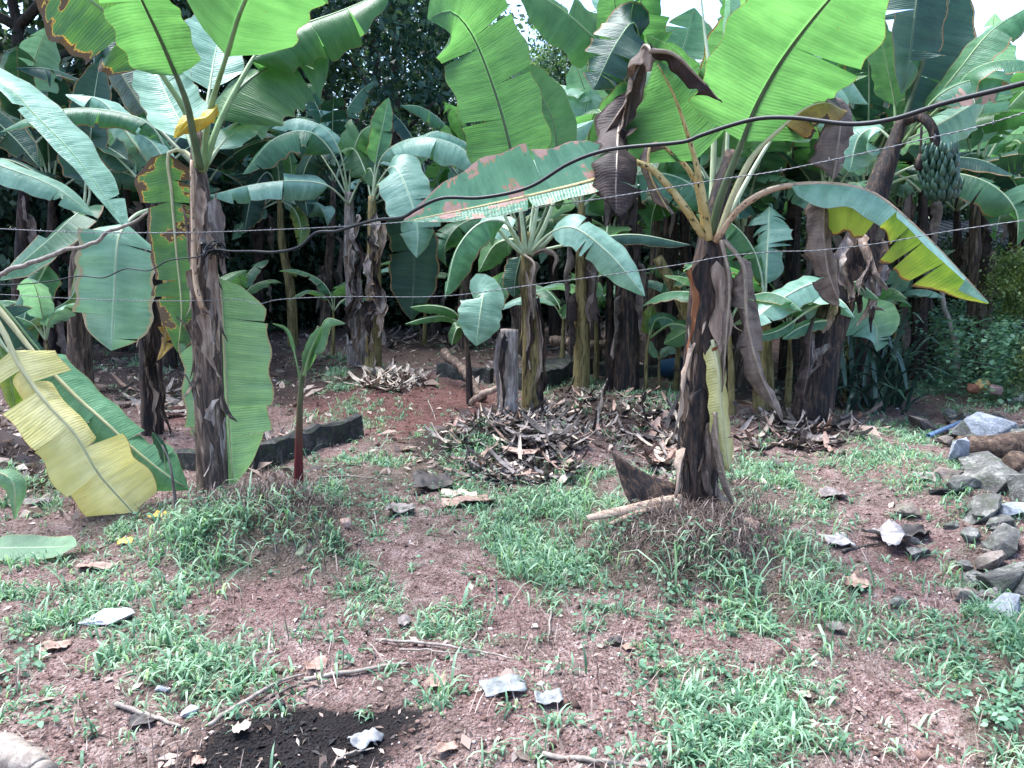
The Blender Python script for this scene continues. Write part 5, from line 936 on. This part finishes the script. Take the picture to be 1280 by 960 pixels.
fl = [(546,857,28,14,'leaf_tan','curled tan leaf near the long pale split stick'),(560,940,36,12,'leaf_tan','flat tan leaf right of the burnt patch'),(395,836,32,14,'leaf_tan','tan leaf between the two pale sticks'),(1068,735,30,16,'leaf_tan','reddish tan leaf in front of the grey stick'),(302,915,24,14,'leaf_cream','cream leaf at the rim of the burnt patch'),(178,905,36,14,'leaf_black','dark leaf under the grey stick'),
 (48,632,34,8,'leaf_grey','round grey leaf on the shaded grass by the yellow leaf'),(280,865,30,10,'leaf_tan','tan leaf in the grass left of the pale sticks'),(248,956,18,12,'leaf_tan','small pink leaf at the near rim of the burnt patch'),(120,712,54,8,'leaf_tan','long dry leaf strip behind the flat white slab'),(70,812,40,12,'leaf_tan','broad dry leaf left of the flat white slab'),(505,780,18,12,'leaf_grey','grey leaf behind the long pale split stick'),(770,805,22,8,'leaf_black','dark leaf below the big weedy mound'),(1005,872,20,8,'leaf_cream','cream leaf in the patchy grass by the wall side'),
 (540,612,60,16,'leaf_black','dark rotting leaf left of the leaf heap grass'),(500,640,40,10,'leaf_grey','grey rotting leaf strip on soil before the heap'),(585,632,70,9,'leaf_tan','long tan leaf strip lying before the leaf heap'),(575,622,50,9,'leaf_cream','cream leaf strip across the dark rotting leaf'),(1045,790,24,10,'leaf_grey','grey leaf in the weeds right of the mound'),(158,680,20,8,'leaf_yellow_dry','yellow leaf fragment in grass below the toppled plant'),(198,648,18,8,'leaf_yellow_dry','bright yellow fragment at the tip of the toppled leaf'),
 (1040,622,36,9,'leaf_grey','pale grey leaf in the low weeds right of the peeling trunk'),(1160,600,30,9,'leaf_grey','grey leaf on the path near the charred lump'),(935,660,30,8,'leaf_tan','tan leaf at the right foot of the big mound'),(785,812,14,8,'leaf_tan','tiny tan leaf by the peg-like stick')]
for k, (px, py, w, h, mt, lb) in enumerate(fl): sheet(px, py, w, h, mt, lb, 'dry leaf', 'fallen_leaf', 20+k, random.uniform(-25, 25), .55)

# sheaths on the big mound
def patch(name, c4, bulge, mat, label, n=12):
    A_, B_, C2, D2 = [W(*q) for q in c4]; u, v = np.meshgrid(np.linspace(0, 1, n), np.linspace(0, 1, n)); u, v = u[..., None], v[..., None]
    P = (A_*(1-u) + B_*u)*(1-v) + (D2*(1-u) + C2*u)*v; nr = np.cross(B_-A_, D2-A_); nr /= np.linalg.norm(nr); P = P + nr*bulge*np.sin(math.pi*u)*(1 - .5*v) + nr*.01*fbm(u*4, v*4, 0, 4, 3)
    V = P.reshape(-1, 3); i = (np.arange(n-1)[:, None]*n + np.arange(n-1)[None]).ravel(); F = np.stack([i, i+1, i+n+1, i+n], 1); k = n*n
    rim = list(range(n)) + [q*n+n-1 for q in range(1, n)] + list(range(n*n-2, n*n-n-1, -1)) + [q*n for q in range(n-2, 0, -1)]
    FF = F.tolist() + (F[:, ::-1] + k).tolist() + [[rim[q], rim[q]+k, rim[(q+1) % len(rim)]+k, rim[(q+1) % len(rim)]] for q in range(len(rim))]
    return solo(name, np.vstack([V, V + nr*.006]), FF, MAT[mat], label, 'sheath')
patch('leaf_sheath', [(765,562,3.85),(848,606,3.95),(846,632,3.86),(792,642,3.72)], .05, 'stem_dark', 'stiff dark triangular sheath standing beside the peeling trunk')
def trough(pts, w, mat, label):
    C = spline([W(*q) for q in pts], 16); T, N, Bn = frames(C, (0, -.3, 1)); a = np.linspace(-1.25, 1.25, 9); ww = w*np.interp(np.linspace(0, 1, 16), [0, .15, .8, 1], [.55, .9, 1.1, .8]); V = []
    for e in (1, .9): V.append((C[:, None] + ww[:, None, None]*e*(np.sin(a)[None, :, None]*Bn[:, None] + (np.cos(a)-.4)[None, :, None]*N[:, None])).reshape(-1, 3))
    k = 16*9; i = (np.arange(15)[:, None]*9 + np.arange(8)[None]).ravel(); F = np.stack([i, i+1, i+10, i+9], 1); rim = list(range(9)) + [q*9+8 for q in range(1, 16)] + list(range(k-2, k-10, -1)) + [q*9 for q in range(14, 0, -1)]
    return solo('leaf_sheath', np.vstack(V), F.tolist() + (F[:, ::-1]+k).tolist() + [[rim[q], rim[q]+k, rim[(q+1) % len(rim)]+k, rim[(q+1) % len(rim)]] for q in range(len(rim))], MAT[mat], label, 'sheath')
trough([(733,648,3.62),(790,636,3.72),(850,622,3.88)], .035, 'sheath_dry', 'long pale brown sheath lying across the top of the big mound')
trough([(762,655,3.6),(800,640,3.68),(835,632,3.8)], .018, 'sheath_dry', 'narrow dry sheath under the long pale one'); trough([(842,672,3.62),(845,650,3.68),(846,625,3.82)], .02, 'stem_grey', 'whitish upright sheath strip at the foot of the peeling trunk'); trough([(898,690,3.62),(890,660,3.68),(872,638,3.82)], .05, 'stem_brown', 'broad curled grey-brown sheath draped down the big mound front'); trough([(940,668,3.8),(915,650,3.85),(885,640,3.92)], .03, 'stem_dark', 'dark sheath trailing right off the big mound')

# ================================================================== LEAF HEAPS
def dryleaf(seed, l, w):
    r = random.Random(seed); n = 7; q = np.linspace(-1, 1, n); V = []
    for i, t in enumerate(q):
        ww = w*(1 - .6*abs(t)**2)*r.uniform(.8, 1.1); cz = r.uniform(-.3, 1)*w*.5
        for s in (-1, 0, 1): V.append((t*l/2, s*ww, cz*abs(s) + .25*l*(t*t)*r.uniform(.3, .7) + r.uniform(-1, 1)*w*.12))
    F = [[i*3+k, i*3+k+1, i*3+k+4, i*3+k+3] for i in range(n-1) for k in (0, 1)]; return mesh('dry_leaf', np.array(V), F)
DL = {m: [dryleaf(s + 17*k, l, w) for s, (l, w) in enumerate(((.34, .022), (.42, .034), (.24, .03), (.42, .012), (.58, .018)))] for k, m in enumerate(('leaf_tan', 'leaf_grey', 'leaf_black', 'leaf_cream', 'stem_grey'))}
for m in DL:
    for me in DL[m]: me.materials.append(MAT[m])
def heap(px, py, rx, ry, n, label, weights, seed, hgt=.1, sc=1.0):
    c = G(px, py); t = thing('leaf_heap', c, label, 'leaf heap'); r = random.Random(seed)
    for k in range(n):
        a = r.uniform(0, 6.28); q = math.sqrt(r.random()); qx, qy = px + rx*q*math.cos(a), py + ry*q*math.sin(a); p = flat(qx, qy, float(H(c[0], c[1]))*.5); z = float(H(p[0], p[1])) + .012 + hgt*(1-q)*r.random()
        m = r.choices(list(DL), weights)[0]; o = obj('dry_leaf', r.choice(DL[m]), None, t, np.array((p[0], p[1], z)) - c, (r.gauss(0, .28), r.gauss(0, .28), r.uniform(0, 6.28)), (sc*r.uniform(.6, 1.3),)*3)
    return t
heap(645, 558, 90, 32, 298, 'big heap of dry grey and tan banana leaves round the slim plant', (3, 4, 7, 1.2, 1.5), 1, .09, .66); heap(755, 525, 85, 36, 130, 'dark litter heap of dead leaves at the foot of the trunk clump', (2, 3, 6, .6, 1), 2, .05, .6)
heap(492, 480, 44, 12, 80, 'whitish pile of bleached dry leaves on the red soil bed', (1, 2, 0, 5, 4), 3, .06, .9); heap(838, 560, 35, 38, 60, 'small pile of curled brown sheaths behind the peeling trunk', (4, 2, 3, 2, 1), 4, .10); heap(340, 552, 60, 10, 30, 'sparse line of dead leaves along the kerb', (1, 2, 3, 0, 1), 5, .03, .7)
heap(1010, 540, 90, 22, 90, 'spread of brown dead leaves under the leaning fruiting plant', (2, 4, 5, .3, 2), 6, .05, .9); heap(1150, 432, 40, 14, 60, 'stack of split brown firewood-like stalks in the far weeds', (4, 3, 1, 1, 3), 7, .14, 1.8); heap(700, 425, 90, 20, 110, 'far litter of dry stems and leaves behind the straight-trunked plant', (3, 3, 3, 1, 2), 8, .10, 1.4)
heap(220, 500, 80, 22, 80, 'shaded leaf litter behind the ragged dark trunk', (2, 3, 4, 1, 1), 9, .04, .9); heap(545, 425, 90, 14, 80, 'brown leaf litter on the ledge below the wood', (2, 4, 3, 1, 2), 10, .05, 1.1)

# ================================================================== STRAP-LEAVED CLUMP
b = NB('strap_leaf'); b.bsdf(b.mix(b.node('ShaderNodeObjectInfo').outputs['Random'], (.012, .035, .028), (.04, .085, .055)), .35, .5)
pc = thing('strap_leaved_clump', W(1090, 500, 7.2)*(1, 1, 0) + (0, 0, float(H(*W(1090, 500, 7.2)[:2]))), 'dark clump of long strap-shaped leaves right of the leaning fruiting plant', 'pandan clump')
for k in range(64):
    a = random.uniform(0, 6.28); st = BASE[pc] + np.array((random.uniform(-.35, .35), random.uniform(-.3, .3), random.choice((0, .0, .25, .5)))); L = random.uniform(.5, .95); e = random.uniform(.6, 1.5); d = np.array((math.cos(a), math.sin(a), 0))
    pts = [st, st + d*L*.3*math.cos(e) + (0, 0, L*.38*math.sin(e)), st + d*L*.75*math.cos(e) + (0, 0, L*.6*math.sin(e)), st + d*L*1.1*math.cos(e) + d*.08 + (0, 0, L*.5*math.sin(e))]
    C = spline(pts, 12); T = tang(C); S = np.cross(T, (0, 0, 1)); S /= np.maximum(np.linalg.norm(S, axis=1, keepdims=True), .05); N = np.cross(S, T); w = .022*np.interp(np.linspace(0, 1, 12), [0, .15, .7, 1], [.6, 1, .9, .05])[:, None]
    V = np.stack([C - S*w + N*w*.5, C, C + S*w + N*w*.5], 1).reshape(-1, 3); F = np.array([[i*3+q, i*3+q+1, i*3+q+4, i*3+q+3] for i in range(11) for q in (0, 1)]); part('leaf', V, F, MAT['strap_leaf'], pc)

# ================================================================== GROUND COVER
def grass_mat(name, stops, tint=(1.45, 1.55, .95), tr=.4):
    b = NB(name); g = b.node('ShaderNodeNewGeometry').outputs['Random Per Island']; n = b.noise(b.node('ShaderNodeTexCoord').outputs['Object'], 1.3, 3)
    c = b.ramp(b.math('ADD', b.math('MULTIPLY', g, .6), b.math('MULTIPLY', n, .4)), stops); b.bsdf(c, .5, .35, None, tr, b.mix(1., c, tint, 'MULTIPLY'))
grass_mat('grass', [(.2, (.05, .12, .07)), (.42, (.11, .22, .135)), (.62, (.22, .36, .235)), (.86, (.40, .50, .36)), (.93, (.42, .36, .24))])
grass_mat('weed', [(.2, (.045, .11, .07)), (.5, (.10, .21, .13)), (.85, (.22, .36, .24))])
grass_mat('straw', [(.15, (.04, .028, .024)), (.4, (.17, .12, .10)), (.62, (.34, .25, .21)), (.88, (.58, .48, .42))], (1, .95, .9), .15)
grass_mat('thatch', [(.15, (.02, .014, .013)), (.45, (.085, .055, .047)), (.7, (.17, .125, .11)), (.95, (.38, .31, .27))], (1, .95, .9), .15)
def sample(n, dens, ymin=1.7, ymax=15, pw=.75, jit=1.0):
    y = ymin + (ymax - ymin) * RNG.random(n) ** (1 / pw * 1.0) ; x = (RNG.random(n)*2 - 1) * (.78 * y + .25)
    px, py = project(x, y, H(x, y)*.4); d = dens(px, py, x, y); k = RNG.random(n) < d; return x[k], y[k]
def blades(x, y, hgt, wid, nb, mat, name, label, cat, lay=.5, seg=4, hvar=.45, root=.02):
    n = len(x)*nb; X = np.repeat(x, nb) + RNG.normal(size=n)*root; Yv = np.repeat(y, nb) + RNG.normal(size=n)*root; Z = H(X, Yv)
    tsz = np.repeat(np.clip(RNG.normal(1, .3, len(x)), .4, 1.9), nb); L = hgt*tsz*np.clip(RNG.normal(1, hvar, n), .25, 2.0); a = RNG.random(n)*2*math.pi; e0 = np.clip(RNG.normal(1.15, .3, n), .3, 1.55); dr = np.clip(RNG.normal(lay, .3, n), 0, 1.4)
    d = np.stack([np.cos(a), np.sin(a), np.zeros(n)], 1); s = np.stack([-np.sin(a), np.cos(a), np.zeros(n)], 1); pos = np.stack([X, Yv, Z - .004], 1); rows = []; w = wid*np.clip(RNG.normal(1, .3, n), .5, 1.7)*np.sqrt(tsz); e = e0.copy()
    for k in range(seg+1):
        t = k/seg; ww = (w*(.7 + 1.2*t*(1-t)*1.4)*(1 - t**3) if k < seg else w*0)[:, None]; rows.append(np.stack([pos - s*ww, pos + s*ww], 1)); pos = pos + (d*np.cos(e)[:, None] + np.array((0, 0, 1))*np.sin(e)[:, None])*(L/seg)[:, None]; e = e - dr*(.5 + t)
    V = np.stack(rows, 1).reshape(-1, 3); b0 = (np.arange(n)*(seg+1)*2)[:, None]; k = (np.arange(seg)*2)[None]; F = np.stack([b0+k, b0+k+1, b0+k+3, b0+k+2], -1).reshape(-1, 4)
    return tag(obj(name, mesh(name, V, F), MAT[mat]), label, cat, kind='stuff')
TOPS = [(335,618,75,26,1.0), (868,655,60,38,1.0)]
burnf = lambda px, py: np.clip(1 - 1.3*ell(px, py, BURN), 0, 1)*np.clip(1 - .55*ell(px, py, TOPS), 0, 1)
x, y = sample(70000, lambda px, py, x, y: np.clip(ell(px, py, GRASS) * np.maximum(0, .32 + 1.25*fbm(x*3.4, y*3.4, 0, 77, 3)) * .8 + .012, 0, 1) * burnf(px, py), 1.7, 12, .62)
blades(x, y, .054, .0032, 9, 'grass', 'grass', 'short broad-bladed green grass growing in patches over the red soil', 'grass', .85)
x, y = sample(16000, lambda px, py, x, y: np.clip(ell(px, py, [(700,670,70,70,1), (300,690,110,40,.8), (850,705,110,40,1), (990,740,90,60,.9), (1260,860,50,120,1), (1230,430,80,60,.8), (430,640,50,40,.7)])*.62*(.5 + .9*vn(x*4, y*4, 0, 71)), 0, 1)*burnf(px, py), 1.7, 12, .62)
blades(x, y, .125, .0031, 9, 'grass', 'tall_grass', 'taller arching grass crowding the mounds and the wall foot', 'grass', 1.0)
x, y = sample(60000, lambda px, py, x, y: np.clip((.3 + ell(px, py, [(330,625,80,40,1.4), (850,690,90,45,1.4), (900,660,50,50,1.2)])) * (.5 + .8*vn(x*2, y*2, 0, 33)), 0, 1) * .6 * np.clip(1 - 1.1*ell(px, py, BURN), .1, 1), 1.7, 11, .6)
blades(x, y, .05, .0016, 2, 'straw', 'straw_litter', 'fine dry straw and leaf shreds scattered over the bare soil', 'litter', .15, 3, .5, .03)
md = lambda px, py, x, y: np.clip(ell(px, py, [(325,635,75,35,1), (858,690,80,40,1), (910,665,45,45,1)]), 0, 1)
x, y = sample(60000, md, 3, 5.2, .9); blades(x, y, .075, .0017, 3, 'thatch', 'dead_root_thatch', 'matted dry roots and dead grass covering the two planted mounds', 'thatch', 1.35, 4, .5, .03)
def flats(x, y, size, mat, name, label, cat, tilt=.5, up=.006, asp=.5):
    n = len(x); a = RNG.random(n)*6.283; d = np.stack([np.cos(a), np.sin(a), RNG.normal(size=n)*tilt], 1); d /= np.linalg.norm(d, axis=1, keepdims=True); u = RNG.normal(size=(n, 3))*tilt + (0, 0, 1); s = np.cross(d, u); s /= np.linalg.norm(s, axis=1, keepdims=True); nn = np.cross(s, d)
    l = (size*np.exp(RNG.normal(size=n)*.5))[:, None]; w = l*asp*RNG.uniform(.5, 1.2, n)[:, None]; P = np.stack([x, y, H(x, y) + up], 1)
    V = np.stack([P - d*l, P - d*l*.2 + s*w + nn*l*.2, P + d*l, P - d*l*.1 - s*w + nn*l*.15], 1).reshape(-1, 3); return tag(obj(name, mesh(name, V, np.arange(n*4).reshape(-1, 4), smooth=False), MAT[mat]), label, cat, kind='stuff')
x, y = sample(45000, lambda px, py, x, y: np.clip(.22 + ell(px, py, LITTER_SHADE)*.8, 0, 1)*.75, 1.7, 14, .6); flats(x, y, .011, 'straw', 'leaf_crumb', 'crumbled dry leaf fragments strewn over the soil', 'litter')
x, y = sample(9000, lambda px, py, x, y: np.clip(ell(px, py, LITTER_SHADE), 0, 1), 4, 14, .7); flats(x, y, .04, 'straw', 'leaf_litter', 'broken brown leaf litter lying under the banana plants', 'litter', .6, .012, .4)
# broad-leaved weeds: rosettes of small oval leaves
def weeds(x, y, size, nl, name, label, hgt):
    n = len(x)*nl; X, Yv = np.repeat(x, nl), np.repeat(y, nl); a = RNG.random(n)*6.283; h = RNG.random(n)*hgt; r = size*RNG.uniform(.2, 1.3, n); P = np.stack([X + np.cos(a)*r, Yv + np.sin(a)*r, H(X, Yv) + h + .006], 1)
    d = np.stack([np.cos(a), np.sin(a), RNG.normal(size=n)*.35 - .1], 1); d /= np.linalg.norm(d, axis=1, keepdims=True); s = np.cross(d, RNG.normal(size=(n, 3))*.3 + (0, 0, 1)); s /= np.linalg.norm(s, axis=1, keepdims=True); nn = np.cross(s, d); l = (size*RNG.uniform(.5, 1.2, n))[:, None]; w = l*.34
    V = np.stack([P, P + d*l*.35 + s*w + nn*l*.08, P + d*l*.75 + s*w*.7, P + d*l*1.05 - nn*l*.08, P + d*l*.75 - s*w*.7, P + d*l*.35 - s*w + nn*l*.08], 1).reshape(-1, 3); return tag(obj(name, mesh(name, V, np.arange(n*6).reshape(-1, 6), smooth=False), MAT['weed']), label, 'weeds', kind='stuff')
x, y = sample(9000, lambda px, py, x, y: np.clip(ell(px, py, GRASS)*(.4 + .9*vn(x*2.3, y*2.3, 0, 91)) + .04, 0, 1)*.5*burnf(px, py), 1.7, 12, .65); weeds(x, y, .028, 9, 'low_weeds', 'low creeping weeds with small oval leaves among the grass', .05)
x, y = sample(15000, lambda px, py, x, y: np.clip(ell(px, py, [(1235,420,70,60,1), (1260,340,60,70,1), (1150,450,90,35,.5), (1240,480,60,30,1)]), 0, 1), 5.5, 12, .8); weeds(x, y, .06, 14, 'tall_weeds', 'tall leafy weeds thriving beyond the rubble wall and posts', .75)
# clods and grit
n0 = 60000; x, y = sample(n0, lambda px, py, x, y: .6*np.clip(1 - 1.25*ell(px, py, BURN), .08, 1), 1.7, 10, .55); n = len(x); r = (.0042*np.exp(RNG.normal(size=n)*.55))[:, None, None]
oc = np.array([(1,0,0),(-1,0,0),(0,1,0),(0,-1,0),(0,0,1),(0,0,-1)], float)[None]*RNG.uniform(.6, 1.3, (n, 6, 1))*np.array((1, 1, .7)); a = RNG.random(n)*6.28; R = np.zeros((n, 3, 3)); R[:, 0, 0] = np.cos(a); R[:, 0, 1] = -np.sin(a); R[:, 1, 0] = np.sin(a); R[:, 1, 1] = np.cos(a); R[:, 2, 2] = 1
V = np.einsum('nij,nkj->nki', R, oc)*r + np.stack([x, y, H(x, y) + .001], 1)[:, None]; f = np.array([(0,2,4),(2,1,4),(1,3,4),(3,0,4),(2,0,5),(1,2,5),(3,1,5),(0,3,5)]); F = (np.arange(n)[:, None, None]*6 + f[None]).reshape(-1, 3)
b = NB('clod'); g = b.node('ShaderNodeNewGeometry').outputs['Random Per Island']; b.bsdf(b.ramp(g, [(0, (.04, .024, .02)), (.5, (.13, .075, .06)), (.85, (.26, .18, .155)), (1, (.45, .40, .38))]), .9, .2)
tag(obj('soil_clods', mesh('soil_clods', V.reshape(-1, 3), F, smooth=False), MAT['clod']), 'small reddish soil clods and grit lying on the bare ground', 'soil clods', kind='stuff')
# ash and charcoal in the burnt patch
x, y = sample(26000, lambda px, py, x, y: np.clip(ell(px, py, BURN), 0, 1)**2, 1.8, 3.2, .9); flats(x, y, .0055, 'char', 'charcoal', 'black charcoal flakes and ash of a small burnt patch', 'charcoal', .5, .002, .6)
